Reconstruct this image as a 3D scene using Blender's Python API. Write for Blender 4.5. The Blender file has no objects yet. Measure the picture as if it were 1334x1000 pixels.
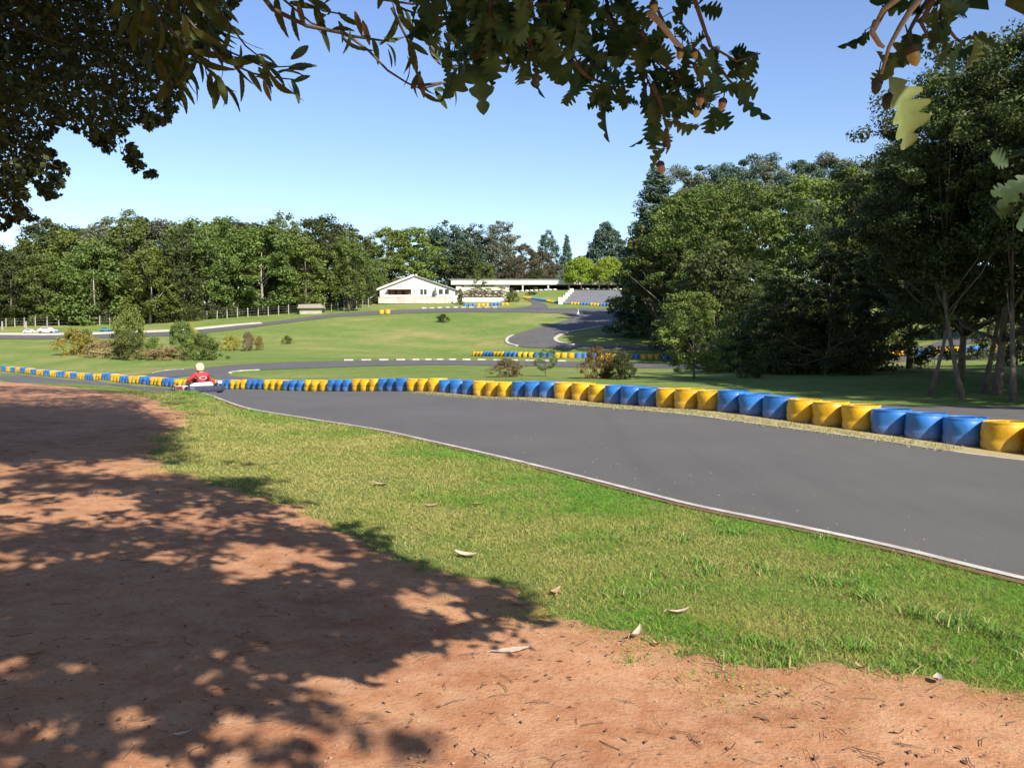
import bpy, bmesh, math, random
import numpy as np
from mathutils import Vector, Matrix
R = random.Random(7); NR = np.random.default_rng(11)
sc = bpy.context.scene; COL = sc.collection
rad = math.radians
# ------------------------------------------------------------------ camera
F = 1155.0; CX, CY = 667.0, 500.0; CAMZ = 1.5; PITCH = math.atan(50 / F)
cam = bpy.data.cameras.new('camera'); camo = bpy.data.objects.new('camera', cam); COL.objects.link(camo)
cam.sensor_width = 36; cam.lens = 36 * F / 1334; cam.clip_end = 3000; cam.clip_start = .05
camo.location = (0, 0, CAMZ); camo.rotation_euler = (math.pi / 2 - PITCH, 0, 0); sc.camera = camo
CP, SP = math.cos(PITCH), math.sin(PITCH)
def ray(px, py):
    a = (px - CX) / F; b = (CY - py) / F
    return np.array([a, CP + b * SP, -SP + b * CP])
def at(px, py, D):                       # point on the sight line at distance D north
    r = ray(px, py); r = r * (D / r[1]); return Vector((r[0], D, CAMZ + r[2]))
def topix(p):
    x, y, z = p[0], p[1], p[2] - CAMZ
    d = y * CP - z * SP
    if d < .02: return (-9999, -9999)
    return (CX + F * x / d, CY - F * (y * SP + z * CP) / d)
# ------------------------------------------------------------------ sun
AZ, EL = rad(301), rad(36.5)
SUN = Vector((math.cos(AZ) * math.cos(EL), math.sin(AZ) * math.cos(EL), math.sin(EL)))
SHX, SHY = -SUN.x / SUN.z, -SUN.y / SUN.z   # shadow displacement per metre of height
# ------------------------------------------------------------------ barrier line (fitted from the drums' sizes)
ROW = [(6.65,12.58,583,1278),(5.71,14.16,563,1133),(4.89,15.77,548,1025),(4.0,17.4,532.5,932.5),(3.06,19.02,523,853),(2.13,20.61,516,786.6),
 (1.02,22.16,515,720),(-.06,23.68,512,664),(-1.14,25.18,510.6,614.6),(-2.25,26.66,510.4,569.6),(-3.39,28.13,510,528),(-4.51,29.59,510,491),
 (-5.67,31.04,509.7,456),(-6.82,32.48,509.3,424.5),(-8.02,33.92,509,394),(-9.18,35.35,508.7,367),(-10.35,36.8,508.2,342.3),(-11.49,38.25,508,320),
 (-12.65,39.71,507.5,299),(-13.72,41.17,507,282),(-14.94,42.6,506.6,262),(-16.16,44.01,506.2,243),(-17.38,45.43,505.5,225),(-18.54,46.85,504.5,210),
 (-19.73,48.28,502.5,195),(-20.92,49.71,501.2,181),(-22.14,51.14,500,167),(-23.28,52.58,499,155.6),(-24.46,54.01,498,144),(-25.67,55.43,496.8,132),
 (-26.89,56.84,495.8,120.5),(-28.09,58.25,494.8,110),(-29.3,59.68,494,100),(-30.48,61.12,493,91),(-31.59,62.56,492.2,83.7),(-32.89,63.96,490.8,73),
 (-34.07,65.36,490,65),(-35.31,66.75,489,56),(-36.54,68.15,488.2,47.7),(-37.78,69.55,487.5,39.6),(-38.96,70.97,486.8,33),(-40.17,72.39,486,26),
 (-41.35,73.82,485.4,20),(-42.54,75.25,484.8,14),(-43.74,76.67,484,8),(-44.95,78.08,483.3,2)]
# ------------------------------------------------------------------ terrain (radial-basis surface through measured points)
CT = []
def cw(x, y, z): CT.append((x, y, z))
def cp_(px, py, D): p = at(px, py, D); CT.append((p.x, p.y, p.z))
for y in (-25, -8, 0, 4, 8):
    for x in (-25, -12, -6, 0, 6, 14): cw(x, y, 0)
for x, y, py, px in ROW[::3]: cp_(px, py, y)
for px, py, D in [(1334,601,11.5),(1278,593,12.0),(1130,572,13.2),(1025,558,14.7),(932,545,16.3),(853,536,18),(787,530,19.6),(720,524.5,21.3),(664,520,23),(615,516.5,24.7),
  (265,512.5,31.5),(321,532.5,21),(460,556,16.5),(225,512.5,25),(300,523,21),(400,497,42),(500,500,37.5),(600,502.5,34),(700,505,30.5),(850,511,27),(1000,518.5,24.5),(0,501,31),(100,499.5,35),(40,507,27),(-150,500,30),(-150,490,45),
  (60,494,52),(1334,540,19.5),(1200,535,21.3),(1334,525,24),(1180,522,25),(1050,512,28),(1250,490,36),(1250,470,62),(1165,464,72),(1300,453,68),(1334,449,76),
  (900,498,31),(980,500,32),(860,489,42),(860,477,62),(860,467.5,86),(700,470.5,66),(700,478,54),(700,492,38),(618,463.5,96),(400,470.5,70),(400,480,54),
  (250,478,62),(250,490,50),(195,488,56),(100,470,76),(0,463,90),(0,446,115),(0,438,122),(100,441,118),(0,428,134),(240,436,119),(240,462,84),(300,428,126),
  (350,418,136),(420,412,140),(420,404,152),(500,410,146),(500,397,164),(545,395.5,165),(590,395,165),(400,452,95),(400,430,118),(600,441,110),(600,420,130),(600,405,148),
  (500,460,90),(660,443,106),(700,451,98),(740,446,101),(860,451,93),(740,425,123),(740,406,143),(860,440,106),(860,412,138),(820,398,158),(740,396,162),
  (650,394.5,166),(740,377,188),(820,377,188),(690,381,182),(620,384,183),(560,386,183),(1000,450,95),(1000,475,60)]: cp_(px, py, D)
for x, y, z in [(-60,165,7.5),(-110,150,5),(-170,110,3.5),(-110,90,1),(-90,50,-.4),(-60,20,0),(-60,-30,0),(60,150,8.5),(45,105,3.6),(75,80,3),(110,120,6),(60,45,.8),(40,20,.2),(60,-30,0),
  (0,200,13.6),(30,200,13.8),(0,240,14.5),(-60,240,13),(80,240,14),(-200,300,13),(200,300,14),(0,400,15),(0,900,15),(-700,900,13),(700,900,14),(-700,200,6),(700,200,8),(-700,-400,0),(700,-400,0),(0,-400,0),(200,0,1),(-200,0,0)]: cw(x, y, z)
CT = np.array(CT); N = len(CT); C0 = 2.0
def _phi(dx, dy): return np.sqrt(dx * dx + dy * dy + C0 * C0)
A = np.zeros((N + 3, N + 3)); A[:N, :N] = _phi(CT[:, None, 0] - CT[None, :, 0], CT[:, None, 1] - CT[None, :, 1])
A[:N, :N] -= np.eye(N) * .25
A[:N, N] = 1; A[:N, N + 1:] = CT[:, :2]; A[N, :N] = 1; A[N + 1:, :N] = CT[:, :2].T
W = np.linalg.solve(A, np.concatenate([CT[:, 2], [0, 0, 0]]))
def H(x, y):
    x = np.atleast_1d(np.asarray(x, float)); y = np.atleast_1d(np.asarray(y, float)); s = x.shape; x = x.ravel(); y = y.ravel()
    out = np.empty(len(x))
    for i in range(0, len(x), 20000):
        a = x[i:i + 20000]; b = y[i:i + 20000]
        out[i:i + 20000] = _phi(a[:, None] - CT[None, :, 0], b[:, None] - CT[None, :, 1]) @ W[:N] + W[N] + W[N + 1] * a + W[N + 2] * b
    return out.reshape(s)
def h1(x, y): return float(H(x, y)[0])
_T = np.concatenate([np.arange(1.5, 30, .1), np.geomspace(30, 600, 500)])
def gp(px, py):                          # where a sight line meets the ground
    r = ray(px, py); r = r / r[1]; z = CAMZ + r[2] * _T; d = z - H(r[0] * _T, _T)
    k = np.argmax(d < 0)
    if d[k] >= 0: k = len(_T) - 1
    t = _T[k - 1] + (_T[k] - _T[k - 1]) * d[k - 1] / (d[k - 1] - d[k]) if k and d[k] < 0 else _T[k]
    return (r[0] * t, t)
# ------------------------------------------------------------------ mesh helpers
def tag(o, label=None, cat=None, group=None, kind=None):
    if label: o['label'] = label
    if cat: o['category'] = cat
    if group: o['group'] = group
    if kind: o['kind'] = kind
    return o
def link(name, me, parent=None, mat=None, smooth=False):
    o = bpy.data.objects.new(name, me); COL.objects.link(o)
    if parent: o.parent = parent
    if mat:
        for m in (mat if isinstance(mat, (list, tuple)) else [mat]): me.materials.append(m)
    if smooth:
        me.polygons.foreach_set('use_smooth', np.ones(len(me.polygons), bool))
    return o
def empty(name, loc=(0, 0, 0), rz=0, parent=None):
    o = bpy.data.objects.new(name, None); COL.objects.link(o); o.location = loc; o.rotation_euler = (0, 0, rz)
    o.empty_display_size = .3
    if parent: o.parent = parent
    return o
def npmesh(name, V, Fq, col=None):
    V = np.asarray(V, np.float32); Fq = np.asarray(Fq, np.int32); k = Fq.shape[1]
    me = bpy.data.meshes.new(name); me.vertices.add(len(V)); me.vertices.foreach_set('co', V.ravel())
    me.loops.add(Fq.size); me.loops.foreach_set('vertex_index', Fq.ravel())
    me.polygons.add(len(Fq)); me.polygons.foreach_set('loop_start', np.arange(0, Fq.size, k, dtype=np.int32))
    try: me.polygons.foreach_set('loop_total', np.full(len(Fq), k, np.int32))
    except Exception: pass
    me.update(calc_edges=True)
    if col is not None:
        a = me.color_attributes.new('Col', 'FLOAT_COLOR', 'POINT'); a.data.foreach_set('color', np.asarray(col, np.float32).ravel())
    me.validate(); return me
class MB:
    def __init__(s): s.v = []; s.f = []
    def add(s, v, f):
        n = len(s.v); s.v += [tuple(p) for p in v]; s.f += [tuple(i + n for i in q) for q in f]; return s
    def box(s, c, d, rz=0, M=None):
        pts = []
        for sx in (-.5, .5):
            for sy in (-.5, .5):
                for sz in (-.5, .5): pts.append(Vector((sx * d[0], sy * d[1], sz * d[2])))
        m = M or Matrix.Rotation(rz, 4, 'Z'); pts = [m @ p + Vector(c) for p in pts]
        return s.add(pts, [(0, 1, 3, 2), (4, 6, 7, 5), (0, 4, 5, 1), (2, 3, 7, 6), (0, 2, 6, 4), (1, 5, 7, 3)])
    def tube(s, pts, rr, n=8, cap=True):
        pts = [Vector(p) for p in pts]; rr = [rr] * len(pts) if isinstance(rr, (int, float)) else rr
        V = []; prev = None
        for i, p in enumerate(pts):
            t = (pts[min(i + 1, len(pts) - 1)] - pts[max(i - 1, 0)]).normalized()
            a = prev if prev and abs(prev.dot(t)) < .95 else (Vector((0, 0, 1)) if abs(t.z) < .9 else Vector((1, 0, 0)))
            u = (a - t * a.dot(t)).normalized(); w = t.cross(u); prev = u
            V += [p + (u * math.cos(k * 2 * math.pi / n) + w * math.sin(k * 2 * math.pi / n)) * rr[i] for k in range(n)]
        Fc = []
        for i in range(len(pts) - 1):
            for k in range(n): Fc.append((i * n + k, i * n + (k + 1) % n, (i + 1) * n + (k + 1) % n, (i + 1) * n + k))
        if cap: Fc.append(tuple(range(n - 1, -1, -1))); Fc.append(tuple((len(pts) - 1) * n + k for k in range(n)))
        return s.add(V, Fc)
    def lathe(s, prof, n=24, M=None):
        V = []; M = M or Matrix.Identity(4)
        for r, z in prof:
            for k in range(n): V.append(M @ Vector((r * math.cos(k * 2 * math.pi / n), r * math.sin(k * 2 * math.pi / n), z)))
        Fc = []
        for i in range(len(prof) - 1):
            for k in range(n): Fc.append((i * n + k, i * n + (k + 1) % n, (i + 1) * n + (k + 1) % n, (i + 1) * n + k))
        if prof[0][0] > 1e-4: Fc.append(tuple(range(n - 1, -1, -1)))
        if prof[-1][0] > 1e-4: Fc.append(tuple((len(prof) - 1) * n + k for k in range(n)))
        return s.add(V, Fc)
    def ell(s, c, r, n=14, M=None):
        m = Matrix.Translation(Vector(c)) @ (M or Matrix.Identity(4)) @ Matrix.Diagonal((*r, 1))
        return s.lathe([(math.sin(math.pi * i / n) if 0 < i < n else 1e-5, -math.cos(math.pi * i / n)) for i in range(n + 1)], n + 4, m)
    def mesh(s, name='m'):
        me = bpy.data.meshes.new(name); me.from_pydata(s.v, [], s.f); me.update(); return me
    def build(s, name, mat, parent=None, smooth=False, bevel=0):
        o = link(name, s.mesh(name), parent, mat, smooth)
        if bevel:
            b = o.modifiers.new('b', 'BEVEL'); b.width = bevel; b.segments = 2; b.limit_method = 'ANGLE'
        return o
# ------------------------------------------------------------------ materials
def newmat(name):
    m = bpy.data.materials.new(name); m.use_nodes = True; nt = m.node_tree; nt.nodes.clear()
    o = nt.nodes.new('ShaderNodeOutputMaterial'); b = nt.nodes.new('ShaderNodeBsdfPrincipled'); nt.links.new(b.outputs[0], o.inputs[0])
    return m, nt, b, o
def nd(nt, t, **k):
    n = nt.nodes.new('ShaderNode' + t)
    for a, v in k.items():
        if hasattr(n, a): setattr(n, a, v)
        else: n.inputs[a.replace('_', ' ')].default_value = v
    return n
def noise(nt, scale, detail=4, rough=.6, co='Object', vec=None):
    n = nd(nt, 'TexNoise'); n.inputs['Scale'].default_value = scale; n.inputs['Detail'].default_value = detail; n.inputs['Roughness'].default_value = rough
    if vec is None: vec = nt.nodes.get('TC') or nd(nt, 'TexCoord', name='TC'); vec = vec.outputs[co]
    nt.links.new(vec, n.inputs['Vector']); return n.outputs['Fac']
def ramp(nt, fac, stops):
    r = nd(nt, 'ValToRGB'); e = r.color_ramp.elements
    while len(e) < len(stops): e.new(.5)
    for i, (p, c) in enumerate(stops): e[i].position = p; e[i].color = (*c, 1) if len(c) == 3 else c
    nt.links.new(fac, r.inputs[0]); return r.outputs[0]
def mix(nt, fac, a, b, mode='MIX'):
    m = nd(nt, 'Mix', data_type='RGBA', blend_type=mode)
    for i, v in ((0, fac), (6, a), (7, b)):
        if isinstance(v, (int, float)): m.inputs[i].default_value = v
        elif isinstance(v, tuple): m.inputs[i].default_value = (*v, 1)
        else: nt.links.new(v, m.inputs[i])
    return m.outputs[2]
def bump(nt, b, h, strength, dist):
    n = nd(nt, 'Bump'); n.inputs['Strength'].default_value = strength; n.inputs['Distance'].default_value = dist
    nt.links.new(h, n.inputs['Height']); nt.links.new(n.outputs[0], b.inputs['Normal'])
def simple(name, c, rough=.6, var=.12, scale=6, metal=0, bumps=0, c2=None):
    m, nt, b, o = newmat(name); b.inputs['Roughness'].default_value = rough; b.inputs['Metallic'].default_value = metal
    c2 = c2 or tuple(x * (1 - var * 2) for x in c)
    f = noise(nt, scale, 5); nt.links.new(ramp(nt, f, [(.3, c2), (.65, c)]), b.inputs['Base Color'])
    if bumps: bump(nt, b, noise(nt, scale * 6, 4), bumps, .02)
    return m
def g(r, gg, b): # sRGB 0-255 -> linear
    return tuple(((v / 255) / 12.92 if v / 255 <= .04045 else ((v / 255 + .055) / 1.055) ** 2.4) for v in (r, gg, b))
def leafmat(name, ca, cb, cc=None, transl=.25, rough=.55, scale=.35, fine=2.5, tcol=None):
    m, nt, b, o = newmat(name); b.inputs['Roughness'].default_value = rough
    b.inputs['Specular IOR Level'].default_value = .25
    c = ramp(nt, noise(nt, scale, 3), [(.35, ca), (.65, cb)])
    f2 = noise(nt, fine, 4)
    c = mix(nt, ramp(nt, f2, [(.45, (0, 0, 0)), (.75, (1, 1, 1))]), c, cc or tuple(x * 1.5 for x in cb))
    oi = nd(nt, 'ObjectInfo'); hs = nd(nt, 'HueSaturation')
    mr = nd(nt, 'MapRange'); mr.inputs[3].default_value = .475; mr.inputs[4].default_value = .515; nt.links.new(oi.outputs['Random'], mr.inputs[0]); nt.links.new(mr.outputs[0], hs.inputs['Hue'])
    mr = nd(nt, 'MapRange'); mr.inputs[3].default_value = .78; mr.inputs[4].default_value = 1.25; nt.links.new(oi.outputs['Random'], mr.inputs[0]); nt.links.new(mr.outputs[0], hs.inputs['Value'])
    nt.links.new(c, hs.inputs['Color']); c = hs.outputs[0]
    nt.links.new(c, b.inputs['Base Color'])
    t = nd(nt, 'BsdfTranslucent'); tc = mix(nt, 1.0, c, tcol or (1.0, 1.1, .35), 'MULTIPLY'); nt.links.new(tc, t.inputs[0])
    ms = nd(nt, 'MixShader'); ms.inputs[0].default_value = transl
    nt.links.new(b.outputs[0], ms.inputs[1]); nt.links.new(t.outputs[0], ms.inputs[2]); nt.links.new(ms.outputs[0], o.inputs[0])
    return m
M = {}
M['leaf_mid'] = leafmat('leaf_mid', (.068, .096, .022), (.10, .138, .030), (.185, .215, .055))
M['leaf_light'] = leafmat('leaf_light', (.095, .135, .028), (.135, .185, .038), (.22, .26, .06))
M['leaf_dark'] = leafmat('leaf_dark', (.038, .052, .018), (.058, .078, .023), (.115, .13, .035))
M['leaf_blue'] = leafmat('leaf_blue', (.035, .062, .042), (.055, .09, .058), (.09, .13, .085), transl=.08)
M['leaf_lime'] = leafmat('leaf_lime', (.17, .27, .03), (.24, .36, .04), (.34, .42, .06), transl=.35)
M['leaf_brown'] = leafmat('leaf_brown', (.085, .085, .045), (.115, .11, .055), (.16, .12, .065))
M['leaf_grey'] = leafmat('leaf_grey', (.09, .105, .07), (.13, .15, .09), (.17, .18, .12), transl=.1)
M['leaf_yellow'] = leafmat('leaf_yellow', (.22, .22, .04), (.32, .29, .05), (.45, .38, .06))
M['leaf_rust'] = leafmat('leaf_rust', (.13, .11, .03), (.19, .15, .04), (.28, .20, .05), fine=4)
M['leaf_plum'] = leafmat('leaf_plum', (.12, .09, .05), (.17, .125, .07), (.21, .16, .08), fine=5)
M['leaf_dry'] = leafmat('leaf_dry', (.26, .19, .09), (.36, .28, .13), (.45, .38, .18), fine=4)
M['leaf_oak'] = leafmat('leaf_oak', (.024, .055, .024), (.038, .078, .030), (.075, .12, .04), scale=6, fine=20, transl=.10, tcol=(.7, 1.25, .45))
M['leaf_chest'] = leafmat('leaf_chest', (.045, .08, .022), (.075, .12, .03), (.13, .17, .04), scale=4, fine=9, transl=.2)
M['bark'] = simple('bark', (.16, .13, .10), .9, .25, 5, bumps=.8)
M['bark_pine'] = simple('bark_pine', (.24, .14, .09), .9, .25, 4, bumps=.8)
M['bark_pale'] = simple('bark_pale', (.34, .31, .26), .9, .2, 4, bumps=.6)
def plastic(name, c, c2):
    m, nt, b, o = newmat(name); b.inputs['Roughness'].default_value = .38; b.inputs['Specular IOR Level'].default_value = .4
    f = noise(nt, 4, 5); f2 = noise(nt, 22, 6, .7)
    col = ramp(nt, f, [(.35, c2), (.6, c)])
    col = mix(nt, ramp(nt, f2, [(.54, (0, 0, 0)), (.76, (.6, .6, .6))]), col, (.20, .15, .10))
    # splashed soil towards the foot of the drum
    tc = nt.nodes['TC']; sx = nd(nt, 'SeparateXYZ'); nt.links.new(tc.outputs['Object'], sx.inputs[0])
    mr = nd(nt, 'MapRange'); mr.inputs[1].default_value = .24; mr.inputs[2].default_value = 0.0; nt.links.new(sx.outputs[2], mr.inputs[0])
    mm = nd(nt, 'Math', operation='MULTIPLY'); nt.links.new(mr.outputs[0], mm.inputs[0]); nt.links.new(f2, mm.inputs[1])
    col = mix(nt, mm.outputs[0], col, (.22, .14, .09))
    oi = nd(nt, 'ObjectInfo'); hs = nd(nt, 'HueSaturation'); mr = nd(nt, 'MapRange'); mr.inputs[3].default_value = .85; mr.inputs[4].default_value = 1.1
    nt.links.new(oi.outputs['Random'], mr.inputs[0]); nt.links.new(mr.outputs[0], hs.inputs['Value']); nt.links.new(col, hs.inputs['Color'])
    nt.links.new(hs.outputs[0], b.inputs['Base Color'])
    rr = nd(nt, 'MapRange'); rr.inputs[3].default_value = .3; rr.inputs[4].default_value = .6; nt.links.new(f2, rr.inputs[0]); nt.links.new(rr.outputs[0], b.inputs['Roughness'])
    bump(nt, b, f, .35, .02); return m
M['drum_yellow'] = plastic('drum_yellow', (.72, .42, .012), (.56, .30, .012))
M['drum_blue'] = plastic('drum_blue', (.025, .17, .50), (.02, .125, .39))
# asphalt
def asphalt():
    m, nt, b, o = newmat('asphalt'); b.inputs['Roughness'].default_value = .85; b.inputs['Specular IOR Level'].default_value = .3
    c = ramp(nt, noise(nt, .35, 5), [(.35, (.064, .060, .057)), (.65, (.088, .081, .075))])
    c = mix(nt, ramp(nt, noise(nt, 160, 2), [(.4, (0, 0, 0)), (.7, (.8, .8, .8))]), c, (.17, .16, .15))
    n2 = nd(nt, 'TexNoise'); n2.inputs['Scale'].default_value = 1; n2.inputs['Detail'].default_value = 4
    mp = nd(nt, 'Mapping'); mp.inputs['Rotation'].default_value = (0, 0, rad(-39)); mp.inputs['Scale'].default_value = (1.6, .12, 1)
    nt.links.new(nt.nodes['TC'].outputs['Object'], mp.inputs[0]); nt.links.new(mp.outputs[0], n2.inputs['Vector'])
    c = mix(nt, ramp(nt, n2.outputs['Fac'], [(.5, (0, 0, 0)), (.72, (.25, .25, .25))]), c, (.055, .05, .05))
    nt.links.new(c, b.inputs['Base Color']); bump(nt, b, noise(nt, 220, 2), .5, .004); return m
M['asphalt'] = asphalt()
def dirt(name, a, b_, c3):
    m, nt, b, o = newmat(name); b.inputs['Roughness'].default_value = .95; b.inputs['Specular IOR Level'].default_value = .15
    c = ramp(nt, noise(nt, .7, 7, .7), [(.36, a), (.60, b_)])
    c = mix(nt, ramp(nt, noise(nt, 5, 6, .7), [(.42, (0, 0, 0)), (.75, (.7, .7, .7))]), c, c3)
    c = mix(nt, ramp(nt, noise(nt, 38, 5, .7), [(.52, (0, 0, 0)), (.72, (.75, .75, .75))]), c, tuple(x * .62 for x in a))
    c = mix(nt, ramp(nt, noise(nt, 90, 3, .7), [(.66, (0, 0, 0)), (.78, (.8, .8, .8))]), c, (.62, .47, .36))
    nt.links.new(c, b.inputs['Base Color'])
    ad = nd(nt, 'Math', operation='ADD'); nt.links.new(noise(nt, 9, 6, .7), ad.inputs[0]); nt.links.new(noise(nt, 60, 4, .7), ad.inputs[1])
    bump(nt, b, ad.outputs[0], .5, .018); return m
M['dirt'] = dirt('dirt', (.31, .125, .060), (.45, .225, .115), (.56, .35, .21))
M['verge'] = dirt('verge', (.30, .22, .12), (.40, .31, .18), (.34, .36, .12))
M['gravel'] = dirt('pale_gravel', (.42, .36, .29), (.52, .46, .38), (.58, .53, .46))
def grassmat():
    m, nt, b, o = newmat('ground_grass'); b.inputs['Roughness'].default_value = .9; b.inputs['Specular IOR Level'].default_value = .1
    c = ramp(nt, noise(nt, .06, 5, .65), [(.36, (.11, .18, .035)), (.5, (.17, .215, .055)), (.64, (.28, .25, .09))])
    c = mix(nt, ramp(nt, noise(nt, .25, 6, .7), [(.45, (0, 0, 0)), (.62, (.75, .75, .75))]), c, (.10, .185, .03))
    c = mix(nt, ramp(nt, noise(nt, 1.7, 6, .75), [(.5, (0, 0, 0)), (.66, (.7, .7, .7))]), c, (.29, .25, .11))
    c = mix(nt, ramp(nt, noise(nt, 14, 5, .8), [(.5, (0, 0, 0)), (.7, (.6, .6, .6))]), c, (.09, .115, .03))
    nt.links.new(c, b.inputs['Base Color']); bump(nt, b, noise(nt, 8, 6, .8), .8, .08); return m
M['ground'] = grassmat()
def blademat():
    m, nt, b, o = newmat('grass_blades'); b.inputs['Roughness'].default_value = .6; b.inputs['Specular IOR Level'].default_value = .2
    a = nd(nt, 'Attribute', attribute_name='Col'); nt.links.new(a.outputs['Color'], b.inputs['Base Color'])
    t = nd(nt, 'BsdfTranslucent'); nt.links.new(a.outputs['Color'], t.inputs[0]); ms = nd(nt, 'MixShader'); ms.inputs[0].default_value = .3
    nt.links.new(b.outputs[0], ms.inputs[1]); nt.links.new(t.outputs[0], ms.inputs[2]); nt.links.new(ms.outputs[0], o.inputs[0]); return m
M['blades'] = blademat()
M['white_paint'] = simple('white_paint', (.55, .51, .46), .8, .22, 3, c2=(.30, .25, .21))
M['kerb_soil'] = simple('kerb_soil', (.20, .09, .055), .95, .2, 12)
M['wall_white'] = simple('wall_white', (.66, .63, .58), .85, .08, 1.2)
M['wall_cream'] = simple('wall_cream', (.62, .58, .45), .85, .1, 1.5)
M['wall_dirty'] = simple('wall_dirty', (.56, .51, .44), .9, .2, 1.0)
M['roof_grey'] = simple('roof_grey', (.30, .31, .30), .8, .15, 3)
M['dark_glass'] = simple('dark_glass', (.03, .035, .04), .15, .1, 2)
M['dark_inside'] = simple('dark_inside', (.07, .055, .05), .9, .2, 2)
M['brown'] = simple('brown', (.18, .09, .06), .8, .2, 3)
M['shutter'] = simple('shutter', (.30, .14, .09), .8, .2, 3)
M['wood_grey'] = simple('wood_grey', (.40, .36, .29), .9, .2, 3, bumps=.5)
M['thatch'] = simple('thatch', (.36, .32, .25), .95, .3, 6, bumps=.8)
M['steel'] = simple('steel', (.5, .5, .5), .45, .1, 5, metal=.7)
M['black'] = simple('black_rubber', (.025, .025, .027), .75, .2, 12)
M['darkblue'] = simple('bumper_plastic', (.045, .05, .08), .4, .15, 6)
M['white_plastic'] = simple('white_plastic', (.82, .82, .84), .3, .05, 6)
M['red_cloth'] = simple('red_cloth', (.55, .03, .045), .7, .15, 9, bumps=.3)
M['red_plastic'] = simple('red_plastic', (.55, .04, .05), .35, .1, 6)
M['pink_print'] = simple('pink_print', (.85, .45, .42), .6, .05, 9)
M['dark_print'] = simple('dark_print', (.10, .07, .05), .6, .05, 9)
M['skin'] = simple('skin', (.55, .33, .24), .5, .08, 9)
M['helmet'] = simple('helmet_shell', (.58, .58, .33), .25, .08, 7)
M['visor'] = simple('visor', (.02, .02, .025), .1, .1, 3)
M['car_white'] = simple('car_white', (.82, .83, .85), .25, .04, 3)
M['car_blue'] = simple('car_blue', (.10, .16, .42), .3, .1, 3)
M['car_teal'] = simple('car_teal', (.06, .22, .26), .3, .1, 3)
M['acorn_nut'] = simple('acorn_nut', (.46, .36, .10), .35, .18, 40, c2=(.30, .22, .06))
M['acorn_pink'] = simple('acorn_pink', (.50, .27, .15), .4, .15, 40)
M['acorn_dark'] = simple('acorn_dark', (.07, .06, .03), .5, .15, 40)
M['acorn_cup'] = simple('acorn_cup', (.14, .11, .06), .9, .2, 120, bumps=.8)
M['twig'] = simple('twig', (.12, .09, .06), .85, .2, 30, bumps=.4)
M['twig_pale'] = simple('twig_pale', (.48, .36, .24), .8, .2, 30, bumps=.4)
M['leaf_fallen'] = simple('leaf_fallen', (.42, .27, .15), .8, .25, 18)
M['leaf_fallen_pale'] = simple('leaf_fallen_pale', (.58, .43, .32), .8, .15, 18)
M['leaf_pale'] = leafmat('leaf_pale', (.17, .24, .08), (.22, .29, .10), (.26, .33, .13), scale=10, fine=30, transl=.3)
M['stone'] = simple('stone', (.42, .36, .31), .9, .2, 10)
# ------------------------------------------------------------------ smooth noise for shapes
def vnoise(x, y, s=0):
    x = np.asarray(x, float); y = np.asarray(y, float); o = 0; amp = 1; tot = 0; f = 1
    for k in range(4):
        a = s * 7.1 + k * 3.7
        o = o + amp * (np.sin(x * f * 1.7 + a + 1.3 * np.sin(y * f * 1.1 + a)) + np.sin(y * f * 1.9 - a * 1.3 + 1.5 * np.sin(x * f * .9 - a))) * .5
        tot += amp; amp *= .6; f *= 2.13
    return o / tot
# ------------------------------------------------------------------ ground
def spaced(a, b, s0, grow, smax):
    out = [a]; s = s0
    while out[-1] < b: out.append(out[-1] + s); s = min(s * grow, smax)
    return out
pos = spaced(0, 16, .3, 1.0, .3) ; pos += spaced(pos[-1] + .4, 130, .4, 1.06, 2.5)[0:]; pos += spaced(pos[-1] + 5, 1200, 6, 1.25, 150)
gx = np.array([-p for p in pos[:0:-1]] + pos)
gy = np.array([-1200, -500, -200, -100, -60, -40, -30, -22, -16, -11, -7, -4, -2] + spaced(0, 14, .3, 1.0, .3) + spaced(14.4, 90, .4, 1.02, 1.6) + spaced(91.5, 240, 1.6, 1.01, 3) + spaced(245, 1300, 8, 1.3, 200))
GX, GY = np.meshgrid(gx, gy); GZ = H(GX, GY)
nx, ny = len(gx), len(gy); I = np.arange(nx * ny).reshape(ny, nx)
me = npmesh('ground', np.stack([GX.ravel(), GY.ravel(), GZ.ravel()], 1), np.stack([I[:-1, :-1].ravel(), I[:-1, 1:].ravel(), I[1:, 1:].ravel(), I[1:, :-1].ravel()], 1))
tag(link('ground', me, None, M['ground'], True), kind='structure')
def resample(P, n):
    P = np.array(P, float); d = np.concatenate([[0], np.cumsum(np.hypot(*np.diff(P, axis=0).T))]); t = np.linspace(0, d[-1], max(n * 4, 40))
    m = np.gradient(P, d, axis=0); i = np.clip(np.searchsorted(d, t, 'right') - 1, 0, len(d) - 2); hh = (d[i + 1] - d[i])[:, None]; u = ((t - d[i]) / (d[i + 1] - d[i]))[:, None]
    Q = (2*u**3 - 3*u**2 + 1) * P[i] + (u**3 - 2*u**2 + u) * hh * m[i] + (-2*u**3 + 3*u**2) * P[i+1] + (u**3 - u**2) * hh * m[i+1]
    d = np.concatenate([[0], np.cumsum(np.hypot(*np.diff(Q, axis=0).T))]); t = np.linspace(0, d[-1], n)
    return np.stack([np.interp(t, d, Q[:, 0]), np.interp(t, d, Q[:, 1])], 1)
def P2(p): return gp(*p) if len(p) == 2 else (p[0], p[1])      # (px,py) sight line to ground; (x,y,'w') world
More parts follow.
